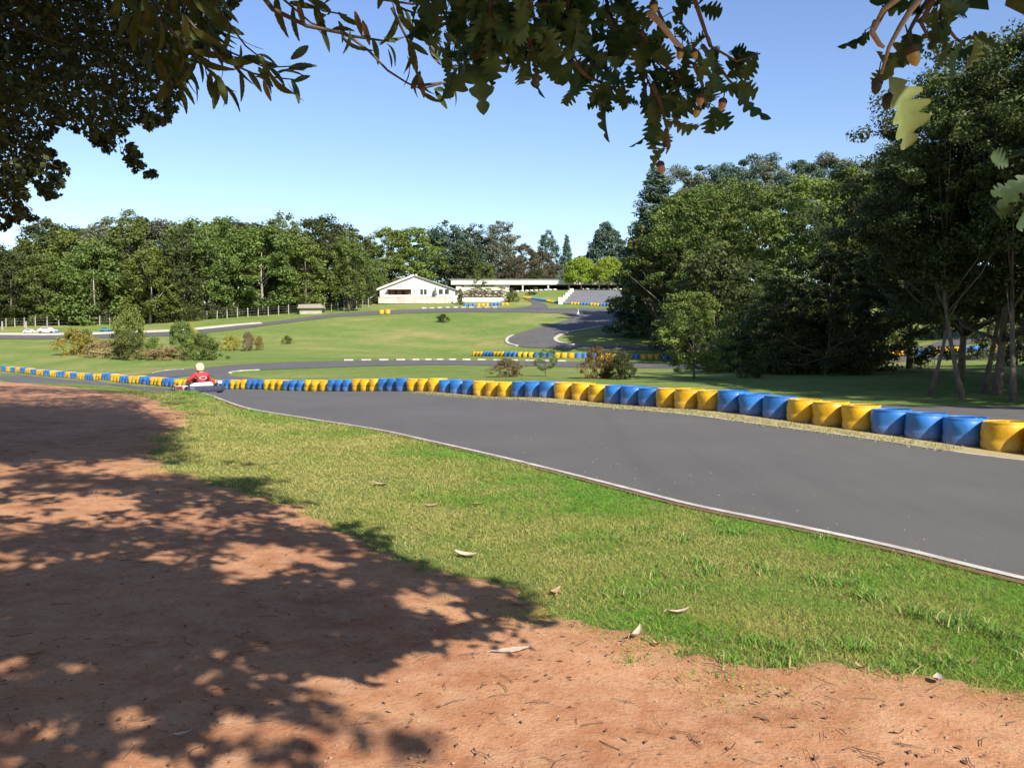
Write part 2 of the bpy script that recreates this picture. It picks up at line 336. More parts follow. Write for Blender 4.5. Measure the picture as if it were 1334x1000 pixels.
def strip(name, L_, R_, mat, off, n=80, m=8, kind='structure', wob=0):
    a = resample([P2(p) for p in L_], n); b = resample([P2(p) for p in R_], n)
    if wob: a = a + (vnoise(a[:, 0] * 3, a[:, 1] * 3, 1) * wob)[:, None]
    t = np.linspace(0, 1, m + 1)[None, :, None]; P = a[:, None] * (1 - t) + b[:, None] * t
    offv = off
    V = np.concatenate([P, (H(P[..., 0], P[..., 1]) + offv)[..., None]], 2).reshape(-1, 3); I = np.arange(n * (m + 1)).reshape(n, m + 1)
    me = npmesh(name, V, np.stack([I[:-1, :-1].ravel(), I[:-1, 1:].ravel(), I[1:, 1:].ravel(), I[1:, :-1].ravel()], 1))
    if me.polygons[0].normal.z < 0: me.flip_normals()
    return tag(link(name, me, None, mat, True), kind=kind)
def ribbon(name, L_, w, mat, off, n=80, hgt=0, kind='structure', shift=0, parts=None):
    a = resample([P2(p) for p in L_], n) if not isinstance(L_, np.ndarray) else L_
    n = len(a); t = np.gradient(a, axis=0); t /= np.hypot(*t.T)[:, None]; nn = np.stack([-t[:, 1], t[:, 0]], 1)
    A_ = a + nn * (shift - w / 2); B_ = a + nn * (shift + w / 2); za = H(A_[:, 0], A_[:, 1]) + off; zb = H(B_[:, 0], B_[:, 1]) + off
    V = []
    for i in range(n): V += [(*A_[i], za[i] - .05), (*A_[i], za[i] + hgt), (*B_[i], zb[i] + hgt), (*B_[i], zb[i] - .05)]
    mb = MB(); keep = parts or [(0, n - 1)]
    for s, e in keep:
        f = [tuple(4 * i + k for k in (j, j + 1)) + tuple(4 * (i + 1) + k for k in (j + 1, j)) for i in range(s, e) for j in range(3)]
        f += [(4 * s, 4 * s + 3, 4 * s + 2, 4 * s + 1), (4 * e, 4 * e + 1, 4 * e + 2, 4 * e + 3)]
        base = len(mb.v); mb.add(V, f)
    return tag(mb.build(name, mat), kind=kind)
# main track
rowp = [(x, y) for x, y, _, _ in ROW]
near = [(9.5, -1.5, 'w'), (6.2, 2.2, 'w'), (1334, 757), (1150, 712), (1035, 687), (903, 660), (809, 636), (670, 601), (553, 574), (502, 562.5), (402, 546), (321, 532), (-8.9, 25.4, 'w'), (-11.7, 29.6, 'w'), (-16.6, 36.3, 'w'), (-26.5, 46.8, 'w'), (-34.2, 56, 'w'), (-42.5, 66, 'w'), (-52, 78, 'w')]
farE = [(14.5, 2.6, 'w'), (10.8, 7.0, 'w'), (1334, 601), (1220, 586), (1118, 570.5), (1016, 557), (863, 537.4), (768, 529.5), (712, 524), (656, 519.5), (600, 515.5), (-3.0, 27.0, 'w'), (-6.2, 31.0, 'w'), (-12.9, 39.3, 'w'), (-20.2, 48.0, 'w'), (-29.8, 59.3, 'w'), (-38.4, 69.5, 'w'), (-47, 79.8, 'w')]
strip('race_track', near, farE, M['asphalt'], .008, 220, 8)
ribbon('track_edge_line', near[:13], .075, M['white_paint'], .012, 260, .012, shift=-.0)
ribbon('track_edge_soil', near[:13], .07, M['kerb_soil'], .009, 160, .008, shift=.085)
ribbon('track_far_edge_line', farE[:11], .05, M['white_paint'], .012, 120, .008)
# verge sheet between the asphalt and the drums
vr = [(14.9, 3.0, 'w'), (11.3, 7.4, 'w')] + [(x + .40, y + .30, 'w') for x, y, _, _ in ROW[:11]]
strip('verge', [(14.55, 2.64, 'w'), (10.85, 7.05, 'w'), (1334, 600.2), (1220, 585.2), (1118, 569.8), (1016, 556.3), (863, 536.8), (768, 528.9), (712, 523.5), (656, 519.1), (600, 515.2), (-3.0, 27.05, 'w')], vr, M['verge'], .006, 120, 4)
# hairpin loop behind the drums: outer edge / inner edge
outer = [(13.5, 24.3, 'w'), (10.9, 24.0, 'w'), (1, 25.2, 'w')]
loopO = [(26, 15, 'w'), (17.6, 14.2, 'w'), (10.6, 16.0, 'w')] + [(x + 1.3, y + 1.05, 'w') for x, y, _, _ in ROW[3:20:2]] + [(-15.2, 46.5, 'w'), (-17.6, 50.6, 'w'), (200, 493), (191, 488.5), (215, 483), (260, 480), (330, 474), (450, 470), (600, 469.6), (760, 472), (868, 474.5), (1010, 474), (1120, 468), (1200, 463.5), (1300, 459), (52, 78, 'w')]
loopI = [(27, 22, 'w'), (18, 20.6, 'w'), (1334, 530.5), (1180, 529), (1060, 522), (1000, 518.7), (920, 514.5), (850, 511), (770, 507.8), (700, 505.5), (600, 502.6), (500, 499.8), (400, 497), (340, 494), (303, 489.8), (299, 486.5), (312, 483.3), (360, 481.2), (420, 479), (500, 476.6), (600, 476), (760, 478.5), (868, 480), (1010, 480), (1120, 475), (1200, 469.5), (1300, 465), (55, 70, 'w')]
assert len(loopO) == 26 + 0 or True
def strip2(name, A_, B_, mat, off, seg=10, m=6):
    a = []; b = []
    A2 = [P2(p) for p in A_]; B2 = [P2(p) for p in B_]; k = len(A2)
    def cr(P):
        P = np.array(P, float); out = []
        for i in range(len(P) - 1):
            p0, p1, p2, p3 = P[max(i - 1, 0)], P[i], P[i + 1], P[min(i + 2, len(P) - 1)]
            for j in range(seg):
                t = j / seg; out.append(.5 * (2 * p1 + (p2 - p0) * t + (2 * p0 - 5 * p1 + 4 * p2 - p3) * t * t + (3 * p1 - p0 - 3 * p2 + p3) * t ** 3))
        out.append(P[-1]); return np.array(out)
    a = cr(A2); b = cr(B2); n = len(a); t = np.linspace(0, 1, m + 1)[None, :, None]; P = a[:, None] * (1 - t) + b[:, None] * t
    V = np.concatenate([P, (H(P[..., 0], P[..., 1]) + off)[..., None]], 2).reshape(-1, 3); I = np.arange(n * (m + 1)).reshape(n, m + 1)
    me = npmesh(name, V, np.stack([I[:-1, :-1].ravel(), I[:-1, 1:].ravel(), I[1:, 1:].ravel(), I[1:, :-1].ravel()], 1))
    if me.polygons[0].normal.z < 0: me.flip_normals()
    tag(link(name, me, None, mat, True), kind='structure'); return a, b
while len(loopO) < len(loopI): loopO.insert(3, ((P2(loopO[2])[0] + P2(loopO[3])[0]) / 2, (P2(loopO[2])[1] + P2(loopO[3])[1]) / 2, 'w'))
while len(loopI) < len(loopO): loopI.insert(2, ((P2(loopI[1])[0] + P2(loopI[2])[0]) / 2, (P2(loopI[1])[1] + P2(loopI[2])[1]) / 2, 'w'))
lo, li = strip2('hairpin_track', loopO, loopI, M['asphalt'], .022)
_k = int(np.argmin(li[:, 0])); ribbon('hairpin_inner_kerb', li[_k - 6:_k + 10], .18, M['white_paint'], .03, hgt=.02)
_k = int(np.argmin(lo[:, 0])); ribbon('hairpin_outer_kerb', lo[_k - 2:_k + 10], .14, M['white_paint'], .03, hgt=.02)
dash = resample([P2(p) for p in [(440, 469.6), (520, 469), (600, 468.6), (690, 469.8), (760, 471)]], 240)
ribbon('hairpin_kerb_blocks', dash, .5, M['white_paint'], .03, hgt=.07, parts=[(i, i + 8) for i in range(5, 220, 15)])
# upper circuit
upA = [(-200, 446), (-60, 443), (0, 442), (80, 442), (160, 440), (240, 436.5), (320, 427.5), (400, 417.5), (460, 411.8), (520, 408.8), (600, 407), (680, 407), (740, 410), (738, 417), (700, 427), (668, 437), (660, 445), (672, 450.5), (700, 453.5), (780, 455), (870, 457), (960, 461), (1080, 458), (1200, 456), (50, 88, 'w')]
upB = [(-200, 439), (-60, 437), (0, 436.5), (80, 436.8), (160, 434.5), (240, 431), (320, 423), (400, 413), (460, 407), (520, 403.8), (600, 401.5), (680, 401.5), (830, 403.5), (845, 416), (770, 428), (738, 434), (724, 441), (730, 447), (758, 450.3), (810, 451.3), (870, 452), (960, 455), (1080, 452), (1200, 451), (47, 96, 'w')]
ua, ub = strip2('upper_track', upA, upB, M['asphalt'], .05)
ribbon('upper_inner_kerb', ub[138:178], .45, M['white_paint'], .06, hgt=.08)
ribbon('upper_outer_kerb', ua[150:172], .35, M['white_paint'], .06, hgt=.05)
ribbon('upper_kerb_blocks', resample([P2(p) for p in [(548, 401.8), (590, 400.8), (650, 400.6)]], 130), .7, M['white_paint'], .06, hgt=.12, parts=[(i, i + 7) for i in range(2, 120, 13)])
ribbon('gravel_edge', [(-200, 438), (-60, 435.6), (0, 435.2), (80, 435.2), (160, 433), (240, 429.5), (300, 424), (340, 420.8)], 2.4, M['gravel'], .05, 80, .03)
strip2('pit_entry_track', [(666, 402.5), (690, 398.5), (692, 393.5), (683, 390)], [(714, 402.7), (712, 397.5), (703, 392.8), (687, 388.6)], M['asphalt'], .075)
# ------------------------------------------------------------------ dirt path
dpoly = [P2(p) for p in [(1700, 960), (1334, 918), (1220, 900), (1100, 888), (1000, 892), (900, 872), (840, 850), (760, 822), (690, 800), (640, 775), (560, 752), (470, 720), (410, 680), (350, 660), (290, 640), (200, 612), (185, 590), (195, 570), (235, 552), (235, 540), (215, 528), (150, 512), (90, 504), (30, 500), (-60, 497), (-200, 497)]] + [(-26, 24), (-26, -9), (9, -9), (7, 2)]
DP = np.array(dpoly)
def inpoly(x, y, P):
    x = np.asarray(x); y = np.asarray(y); c = np.zeros(x.shape, bool); j = len(P) - 1
    for i in range(len(P)):
        cond = ((P[i, 1] > y) != (P[j, 1] > y)) & (x < (P[j, 0] - P[i, 0]) * (y - P[i, 1]) / (P[j, 1] - P[i, 1] + 1e-12) + P[i, 0]); c ^= cond; j = i
    return c
def dist_poly(x, y, P):
    d = np.full(np.shape(x), 1e9)
    for i in range(len(P)):
        a = P[i]; b = P[(i + 1) % len(P)]; ab = b - a; t = np.clip(((x - a[0]) * ab[0] + (y - a[1]) * ab[1]) / (ab @ ab), 0, 1)
        d = np.minimum(d, np.hypot(x - a[0] - t * ab[0], y - a[1] - t * ab[1]))
    return np.where(inpoly(x, y, P), d, -d)      # >0 inside
px_ = np.arange(-26, 9, .09); py_ = np.array([-9, -6, -4, -2, -1, 0, .6, 1.1, 1.5] + spaced(1.8, 45, .05, 1.012, .5))
QX, QY = np.meshgrid(px_, py_); sd = dist_poly(QX, QY, DP) + .12; sd = sd + .22 * vnoise(QX * 2.2, QY * 2.2, 3) + .12 * vnoise(QX * 7, QY * 7, 5)
QZ = H(QX, QY) + .012 + .012 * (vnoise(QX * 3, QY * 3, 8) + .5) * np.clip(sd * 2, 0, 1) + np.clip(sd, -.3, 0) * .28
I = np.arange(QX.size).reshape(QX.shape); Fq = np.stack([I[:-1, :-1].ravel(), I[:-1, 1:].ravel(), I[1:, 1:].ravel(), I[1:, :-1].ravel()], 1)
ok = (sd.ravel()[Fq] > -.28).all(1)
me = npmesh('dirt_path', np.stack([QX.ravel(), QY.ravel(), QZ.ravel()], 1), Fq[ok]); 
bm = bmesh.new(); bm.from_mesh(me); bmesh.ops.delete(bm, geom=[v for v in bm.verts if not v.link_faces], context='VERTS'); bm.to_mesh(me); bm.free()
tag(link('dirt_path', me, None, M['dirt'], True), kind='structure')
# ------------------------------------------------------------------ grass blades in the foreground
def blades(name, x, y, hgt, wid, colr, mat, lean=.5, kindlabel='short grass'):
    n = len(x); z = H(x, y) + .004; a = NR.uniform(0, 2 * np.pi, n); d = np.stack([np.cos(a), np.sin(a)], 1); p = np.stack([-d[:, 1], d[:, 0]], 1)
    L = NR.normal(0, lean, (n, 2)) + d * .2; w = wid[:, None]; h = hgt
    b = np.stack([x, y], 1)
    rows = []
    for t, ww in ((0, 1), (.55, .8), (1, .12)):
        c = b + L * (h * t * t)[:, None] + 0; zz = z + h * (t - .25 * t * t)
        rows.append(np.concatenate([c - p * w * ww * .5, zz[:, None]], 1)); rows.append(np.concatenate([c + p * w * ww * .5, zz[:, None]], 1))
    V = np.stack(rows, 1).reshape(-1, 3); k = np.arange(n)[:, None] * 6
    Fq = np.concatenate([k + np.array([0, 1, 3, 2]), k + np.array([2, 3, 5, 4])], 0)
    cc = np.repeat(np.concatenate([colr, np.ones((n, 1))], 1), 6, 0)
    me = npmesh(name, V, Fq, cc); return tag(link(name, me, None, mat), kindlabel, 'grass', kind='stuff')
NE = np.array(resample([P2(p) for p in near[1:15]], 200))
def track_side(x, y):       # distance left of the track's near edge (positive = grass side)
    out = np.full(x.shape, 1e9)
    d2 = np.full(x.shape, 1e9)
    for i in range(len(NE) - 1):
        a = NE[i]; ab = NE[i + 1] - a; t = np.clip(((x - a[0]) * ab[0] + (y - a[1]) * ab[1]) / (ab @ ab), 0, 1)
        dx = x - a[0] - t * ab[0]; dy = y - a[1] - t * ab[1]; d = np.hypot(dx, dy); s = np.sign(ab[0] * dy - ab[1] * dx)
        m = d < d2; d2 = np.where(m, d, d2); out = np.where(m, d * s, out)
    return out
def grasscol(x, y, n):
    pn = vnoise(x * .9, y * .9, 2) + .6 * vnoise(x * 3.1, y * 3.1, 4)
    ts = track_side(x, y)
    gr = np.clip(.38 + .7 * pn + .30 * np.clip(1 - ts / 1.8, -1, 1) + .12 * np.clip(x, -2, 1.5) + NR.normal(0, .28, n), 0, 1)[:, None]
    straw = np.array([.37, .33, .11]); green = np.array([.11, .27, .025]); mid = np.array([.25, .27, .06])
    c = np.where(gr < .5, straw * (1 - gr * 2) + mid * gr * 2, mid * (2 - gr * 2) + green * (gr * 2 - 1))
    return c * NR.uniform(.8, 1.4, (n, 1))
def scatter(n, x0, x1, y0, y1):
    y = (NR.uniform(y0 ** .35, y1 ** .35, n)) ** (1 / .35); x = NR.uniform(x0, x1, n); return x, y
x, y = [], []
n0 = 1750000
yy = np.exp(NR.uniform(np.log(2.6), np.log(30), n0)); ang = NR.uniform(-.72, .95, n0); xx = ang * yy
ts = track_side(xx, yy); sd = dist_poly(xx, yy, DP)
pn = vnoise(xx * 1.3, yy * 1.3, 6) + .5 * vnoise(xx * 5, yy * 5, 7)
sdn = sd - .22 + .22 * vnoise(xx * 2.2, yy * 2.2, 3) + .12 * vnoise(xx * 7, yy * 7, 5)
keep = (ts > .06) & (NR.uniform(0, 1, n0) < np.where(sdn < 0, np.clip(.24 + .45 * pn - sdn * .7, .02, .8) * np.clip(.2 - sdn * 1.4, 0, 1), np.clip(.10 + .15 * pn, .0, .3) * np.exp(-sdn * 6)))
xx, yy = xx[keep], yy[keep]
if len(xx) > 500000: s_ = NR.permutation(len(xx))[:500000]; xx, yy = xx[s_], yy[s_]
n = len(xx); hh = NR.uniform(.010, .036, n) * (1 + .5 * np.clip(vnoise(xx * 1.1, yy * 1.1, 9), -.5, 1)) * np.clip(yy / 9, 1, 1.5); ww = NR.uniform(.0022, .0045, n) * np.clip(yy / 6, .9, 3)
blades('grass', xx, yy, hh, ww, grasscol(xx, yy, n), M['blades'], 1.0, 'short sunlit grass bank between dirt path and white track edge')
# tufts of longer grass
tx, ty, th, tw = [], [], [], []
for px, py, k, s in [(1075, 755, 260, .10), (1190, 800, 420, .13), (905, 765, 200, .09), (1000, 850, 300, .10), (940, 740, 260, .09), (1280, 720, 200, .08), (870, 700, 300, .09), (1150, 740, 180, .08), (700, 650, 150, .07), (1310, 830, 300, .1), (960, 690, 200, .08), (1120, 860, 220, .09), (770, 700, 200, .08), (560, 640, 150, .08), (240, 530, 250, .16), (300, 540, 250, .14), (235, 513, 300, .20), (215, 510, 400, .24), (240, 515, 400, .2), (205, 507, 300, .2), (258, 518, 300, .16), (280, 523, 200, .12), (880, 860, 160, .07), (1240, 870, 200, .08), (820, 780, 200, .08), (1100, 705, 160, .07)]:
    cx_, cy_ = gp(px, py)
    for q in range(4):
        ox, oy = NR.normal(0, .10, 2) * (1 + cy_ / 12)
        m_ = k // 4; tx.append(cx_ + ox + NR.normal(0, .035 * (1 + cy_ / 12), m_)); ty.append(cy_ + oy + NR.normal(0, .035 * (1 + cy_ / 12), m_)); th.append(NR.uniform(.45, 1, m_) * s * .85); tw.append(NR.uniform(.004, .007, m_) * (1 + cy_ / 25))
tx, ty, th, tw = map(np.concatenate, (tx, ty, th, tw)); q_ = track_side(tx, ty) > .08; tx, ty, th, tw = tx[q_], ty[q_], th[q_], tw[q_]; n = len(tx)
cc = np.array([.13, .25, .04]) * NR.uniform(.7, 1.4, (n, 1)); st = NR.uniform(0, 1, n) < .2; cc[st] = [.38, .34, .14]
blades('long_grass', tx, ty, th, tw, cc, M['blades'], .55, 'scattered tufts of longer green grass on the bank')
# verge grass by the drums and beyond the row
k = 26000; t = NR.uniform(0, 24, k); ri = np.array([(x, y) for x, y, _, _ in ROW]); i0 = np.minimum(t.astype(int), 43); pt = ri[i0] + (ri[i0 + 1] - ri[i0]) * (t - i0)[:, None]; off = NR.normal(-.55, .5, k)
vx = pt[:, 0] + .77 * off; vy = pt[:, 1] + .63 * off * 0 + .5 * off; okk = (off < -.3) & (off > -1.05 - .1 * vnoise(vx * 3, vy * 3)) | (off > .28); okk &= ~((off < 0) & (t > 9)); vx, vy = vx[okk], vy[okk]; n = len(vx)
cc = np.array([.40, .34, .15]) * NR.uniform(.7, 1.3, (n, 1)); gsel = NR.uniform(0, 1, n) < .35; cc[gsel] = [.15, .22, .05]
blades('verge_grass', vx, vy, NR.uniform(.03, .08, n), NR.uniform(.006, .012, n), cc, M['blades'], .7, 'dry grass along the foot of the front drum row')
# dirt path litter and pebbles
n = 2600; yy = np.exp(NR.uniform(np.log(2.8), np.log(20), n)); xx = NR.uniform(-.66, .66, n) * yy; s = dist_poly(xx, yy, DP) > -.15; xx, yy = xx[s], yy[s]; n = len(xx)
sz = NR.uniform(.002, .0065, n) * NR.choice([1, 1, 1, 1.8], n); z = H(xx, yy) + .02
Vp = []; ico = np.array([(1, 0, 0), (0, 1, 0), (-1, 0, 0), (0, -1, 0), (0, 0, .6), (0, 0, -.6)], float)
V = (ico[None] * sz[:, None, None] * NR.uniform(.7, 1.3, (n, 6, 1)) + np.stack([xx, yy, z], 1)[:, None]).reshape(-1, 3)
k = np.arange(n)[:, None] * 6; Ft = np.concatenate([k + np.array(q) for q in ((0, 1, 4), (1, 2, 4), (2, 3, 4), (3, 0, 4), (1, 0, 5), (2, 1, 5), (3, 2, 5), (0, 3, 5))])
tag(link('pebbles', npmesh('pebbles', V, Ft), None, simple('pebble', (.40, .27, .19), .9, .3, 8)), 'small pale pebbles strewn over the red dirt', 'pebbles', kind='stuff')
n = 1500; yy = np.exp(NR.uniform(np.log(2.8), np.log(16), n)); xx = NR.uniform(-.66, .66, n) * yy; s = (track_side(xx, yy) > .1); xx, yy = xx[s], yy[s]; n = len(xx)
a = NR.uniform(0, 6.28, n); l = NR.uniform(.006, .022, n); w = l * NR.uniform(.2, .5, n); z = H(xx, yy) + .024
dx, dy = np.cos(a) * l, np.sin(a) * l; ex, ey = -np.sin(a) * w, np.cos(a) * w
V = np.stack([np.stack([xx - dx, yy - dy, z], 1), np.stack([xx + ex, yy + ey, z + NR.uniform(0, .012, n)], 1), np.stack([xx + dx, yy + dy, z + NR.uniform(0, .006, n)], 1), np.stack([xx - ex, yy - ey, z + NR.uniform(0, .006, n)], 1)], 1).reshape(-1, 3)
tag(link('leaf_litter', npmesh('leaf_litter', V, np.arange(4 * n).reshape(n, 4)), None, simple('litter', (.20, .10, .06), .9, .3, 20)), 'crumbs of dead brown leaves on dirt and grass', 'leaf litter', kind='stuff')
mb = MB()
for i in range(420):
    yy_ = math.exp(R.uniform(math.log(2.9), math.log(14))); xx_ = R.uniform(-.62, .62) * yy_
    if float(dist_poly(np.array([xx_]), np.array([yy_]), DP)[0]) < -.5: continue
    a = R.uniform(0, 6.28); l = R.uniform(.015, .06); z = h1(xx_, yy_) + .026; d_ = Vector((math.cos(a), math.sin(a), 0)) * l; k_ = Vector((-d_.y, d_.x, 0)) * R.uniform(-.25, .25)
    c_ = Vector((xx_, yy_, z)); mb.tube([c_ - d_, c_ + k_ + Vector((0, 0, .003)), c_ + d_], R.uniform(.0008, .002), 4)
tag(mb.build('twig_litter', M['twig']), 'tiny broken twigs scattered over the red dirt', 'twigs', kind='stuff')
n = 150; t = NR.uniform(0, 1, n); yy = 6 + 22 * t ** 1.3; xx = np.interp(yy, NE[:, 1][::1], NE[:, 0][::1]) + NR.uniform(.1, 1.6, n) ** 2; sz = NR.uniform(.004, .011, n); z = H(xx, yy) + .012
V = (ico[None] * sz[:, None, None] + np.stack([xx, yy, z], 1)[:, None]).reshape(-1, 3); k = np.arange(n)[:, None] * 6; Ft = np.concatenate([k + np.array(q) for q in ((0, 1, 4), (1, 2, 4), (2, 3, 4), (3, 0, 4), (1, 0, 5), (2, 1, 5), (3, 2, 5), (0, 3, 5))])
tag(link('track_grit', npmesh('track_grit', V, Ft), None, M['stone']), 'loose pale grit on the asphalt near its edge', 'grit', kind='stuff')
# fallen leaves
def fallen(px, py, l, rz, m, label, curl=.25, ratio=.32):
    x, y = gp(px, py); mb = MB(); N_ = 10; V = []
    for i in range(N_ + 1):
        t = i / N_; w = math.sin(math.pi * min(1, t * .97 + .02)) ** .8 * l * ratio * .5 + .001; zc = curl * l * (t - .5) ** 2 * 2
        V += [((t - .5) * l, -w, zc + curl * w * 1.1 + R.uniform(0, .003)), ((t - .5) * l, 0, zc), ((t - .5) * l, w, zc + curl * w * 1.1 + R.uniform(0, .003))]
    V2 = [(a, b, c + .0012) for a, b, c in V]; o_ = len(V)
    f = []
    for i in range(N_):
        for j in range(2):
            q = (3 * i + j, 3 * (i + 1) + j, 3 * (i + 1) + j + 1, 3 * i + j + 1); f.append(tuple(reversed(q))); f.append(tuple(o_ + k for k in q))
    mb.add(V + V2, f); mb.tube([(-.5 * l, 0, curl * l * .5), (-.68 * l, .01, .006)], [.0015, .001], 5)
    o = mb.build('fallen_leaf', m, None, True); o.location = (x, y, h1(x, y) + .022); o.rotation_euler = (R.uniform(-.15, .15), R.uniform(-.1, .1), rz)
    tag(o, label, 'leaf', 'fallen leaves on the ground')
for a in [(665, 853, .19, .15, M['leaf_fallen_pale'], 'long pale leaf lying flat on the bare red dirt', .10, .30), (682, 791, .14, -.1, M['leaf_fallen'], 'long tan leaf at the tip of the tree shadow', .2), (722, 777, .12, .9, M['leaf_fallen'], 'curled brown leaf at grass edge beside the shadow tip', .5), (829, 834, .13, 1.0, M['leaf_fallen_pale'], 'curled pale leaf standing on the edge of the grass', .6), (884, 803, .14, .2, M['leaf_fallen_pale'], 'pale leaf with upturned tip in the lower grass', .35), (608, 727, .18, -.3, M['leaf_fallen_pale'], 'straw coloured leaf in grass just above the tree shadow', .3), (497, 634, .22, -.2, M['leaf_fallen_pale'], 'tan leaf in the grass left of the middle of the bank', .3), (621, 660, .16, .1, M['leaf_fallen'], 'reddish brown leaf in the bright upper grass', .3), (560, 662, .14, .4, M['leaf_fallen'], 'small brown leaf in the grass near the reddish brown one', .3), (1222, 893, .07, 1.2, M['stone'], 'small grey leaf by the lower right grass edge', .6, .6), (47, 857, .09, .5, M['leaf_fallen'], 'small leaf on the shaded dirt at far left', .4), (237, 965, .07, .5, M['leaf_fallen_pale'], 'small pale leaf at the bottom of the dappled dirt', .4), (855, 590 + 255, .06, 2, M['leaf_fallen'], 'tiny brown leaf right of the curled pale leaf', .5), (1120, 800 + 75, .06, 2, M['leaf_fallen'], 'tiny brown leaf at the lower right edge of the grass', .5), (1170, 962, .05, .3, M['leaf_fallen'], 'tiny dark leaf on the dirt at the lower right', .5), (432, 935, .06, .8, M['leaf_fallen'], 'tiny leaf in dappled shade near the bottom middle', .4)]: fallen(*a)
# ------------------------------------------------------------------ drums
def drum_body():
    r = .309; h = .405
    prof = [(r * .93, 0), (r * .975, .012), (r * .985, .05), (r * .995, .11), (r * .985, .135), (r * .955, .165), (r * .985, .195), (r * 1.0, .27), (r * .995, .325), (r * .97, .365), (r * .95, .382), (r * .965, .392), (r * .965, h), (r * .92, h + .004), (r * .905, h - .012)]
    mb = MB().lathe(prof, 36); mb.f.pop(); return mb      # open top: the lid closes it
def drum_lid():
    r = .309; h = .405
    mb = MB().lathe([(r * .905, h - .014), (r * .80, h - .016), (r * .5, h - .013), (1e-5, h - .010)], 36); mb.f.pop(0)
    for a in (0, math.pi): mb.lathe([(.032, h - .027), (.032, h - .008), (.02, h - .004), (.02, h - .012), (1e-5, h - .012)], 12, Matrix.Translation((.17 * math.cos(a), .17 * math.sin(a), 0)))
    return mb
def setsmooth(me): me.polygons.foreach_set('use_smooth', np.ones(len(me.polygons), bool)); return me
DM = {}
for c in ('yellow', 'blue'):
    for v in range(3):
        b_ = drum_body(); b_.v = [(x * (1 + .03 * math.sin(z * 14 + v * 2 + 2 * math.atan2(y, x))), y * (1 + .03 * math.cos(z * 11 + v * 3 + 3 * math.atan2(y, x))), z) for x, y, z in b_.v]
        bmh = setsmooth(b_.mesh('drum_body')); bmh.materials.append(M['drum_' + c]); l_ = setsmooth(drum_lid().mesh('drum_lid')); l_.materials.append(M['drum_' + c])
        DM[c, v] = (bmh, l_)
one = {}
for c in ('yellow', 'blue'):
    mb = MB().lathe([(.275, 0), (.29, .02), (.285, .13), (.295, .26), (.285, .37), (.28, .40), (.25, .402), (.245, .385), (1e-5, .385)], 18); mh = setsmooth(mb.mesh('drum_far')); mh.materials.append(M['drum_' + c]); one[c] = mh
def ordn(i): return {1: '1st', 2: '2nd', 3: '3rd'}.get(i, {1: '%dst', 2: '%dnd', 3: '%drd'}.get(i % 10 if i % 100 not in (11, 12, 13) else 0, '%dth') % i)
WHICH = ['right', 'middle', 'left']
DGX = 'yellow and blue plastic drums of the front trackside row'
rowx = [(7.6, 10.98), (6.65, 12.58)]
groups = []  # (colour, p0, p1)
groups.append(('yellow', (6.65, 12.58), (7.6, 10.98), -1))
for k in range(45): groups.append(('blue' if k % 2 == 0 else 'yellow', rowp[k], rowp[k + 1], k))
cnt = {'yellow': 0, 'blue': 0}
for c, p0, p1, k in groups:
    cnt[c] += 1
    if k == -1:
        ps = [(p0[0] + (p1[0] - p0[0]) * (j + .5) / 3, p0[1] + (p1[1] - p0[1]) * (j + .5) / 3) for j in range(3)][::-1]
    else: ps = [(p0[0] + (p1[0] - p0[0]) * (j + .5) / 3, p0[1] + (p1[1] - p0[1]) * (j + .5) / 3) for j in range(3)]
    for j, (x, y) in enumerate(ps):
        x += R.uniform(-.02, .02); y += R.uniform(-.02, .02)
        # centre sits behind the measured front foot of the drum
        x += .22 * .77; y += .22 * .63
        v = R.randrange(3); loc = (x, y, h1(x, y) - .012 + R.uniform(-.006, .006)); rz = R.uniform(0, 6.28)
        lab = '%s drum, %s one of the %s %s trio from the right in front row' % (c, WHICH[j], ordn(cnt[c]), c)
        root = empty('plastic_drum', loc, rz); tag(root, lab, 'drum', DGX); root.rotation_euler = (R.uniform(-.025, .025), R.uniform(-.025, .025), rz); s = R.uniform(.985, 1.02); root.scale = (s, s, s * R.uniform(.98, 1.03))
        link('body', DM[c, v][0], root)
        if k < 34: link('lid', DM[c, v][1], root)
        else: link('lid', DM[c, v][1], root)
def farrow(pts, seq, n_each, group, where, cat='drum', scale=1.0, sp=.6):
    P = np.array([P2(p) for p in pts]); tot = np.sum(np.hypot(*np.diff(P, axis=0).T)); n = int(tot / (sp * scale)); Q = resample(P, max(n, 2)); c_ = {'yellow': 0, 'blue': 0}
    for i, (x, y) in enumerate(Q):
        c = seq[(i // n_each) % len(seq)]
        if i % n_each == 0: c_[c] += 1
        o = bpy.data.objects.new('plastic_drum', one[c]); COL.objects.link(o); o.location = (x, y, h1(x, y) - .02); o.rotation_euler = (0, 0, R.uniform(0, 6)); o.scale = (scale, scale, scale * 1.1)
        tag(o, '%s drum, %s of %s %s trio from left, %s' % (c, ordn(i % n_each + 1), ordn(c_[c]), c, where), cat, group)
farrow([(619, 463.6), (700, 465.2), (780, 466.8), (860, 468.2), (990, 470.5)], ['yellow', 'blue'], 3, 'drums of the middle row on the lawn', 'middle lawn row', scale=1.12)
farrow([(1120, 468), (1165, 465), (1210, 462), (1310, 456), (1380, 452)], ['blue', 'yellow'], 3, 'drums of the row under the right trees', 'row under right trees', scale=1.05)
farrow([(606, 399.2), (630, 398.9), (660, 397.6)], ['blue', 'yellow'], 3, 'drums below the terrace wall', 'below the terrace', scale=1.15)
farrow([(745, 396.6), (775, 398), (800, 399.4)], ['yellow', 'blue'], 3, 'drums below the paved slope', 'below paved slope', scale=1.0)
farrow([(683, 388.8), (706, 392.2), (728, 396)], ['yellow', 'blue', 'blue'], 4, 'drums beside the pit entry track', 'beside pit entry', scale=1.0)
farrow([(497, 409), (505, 408.6)], ['yellow'], 3, 'drums at the bend left of the white hall', 'at bend below hall', scale=1.5)
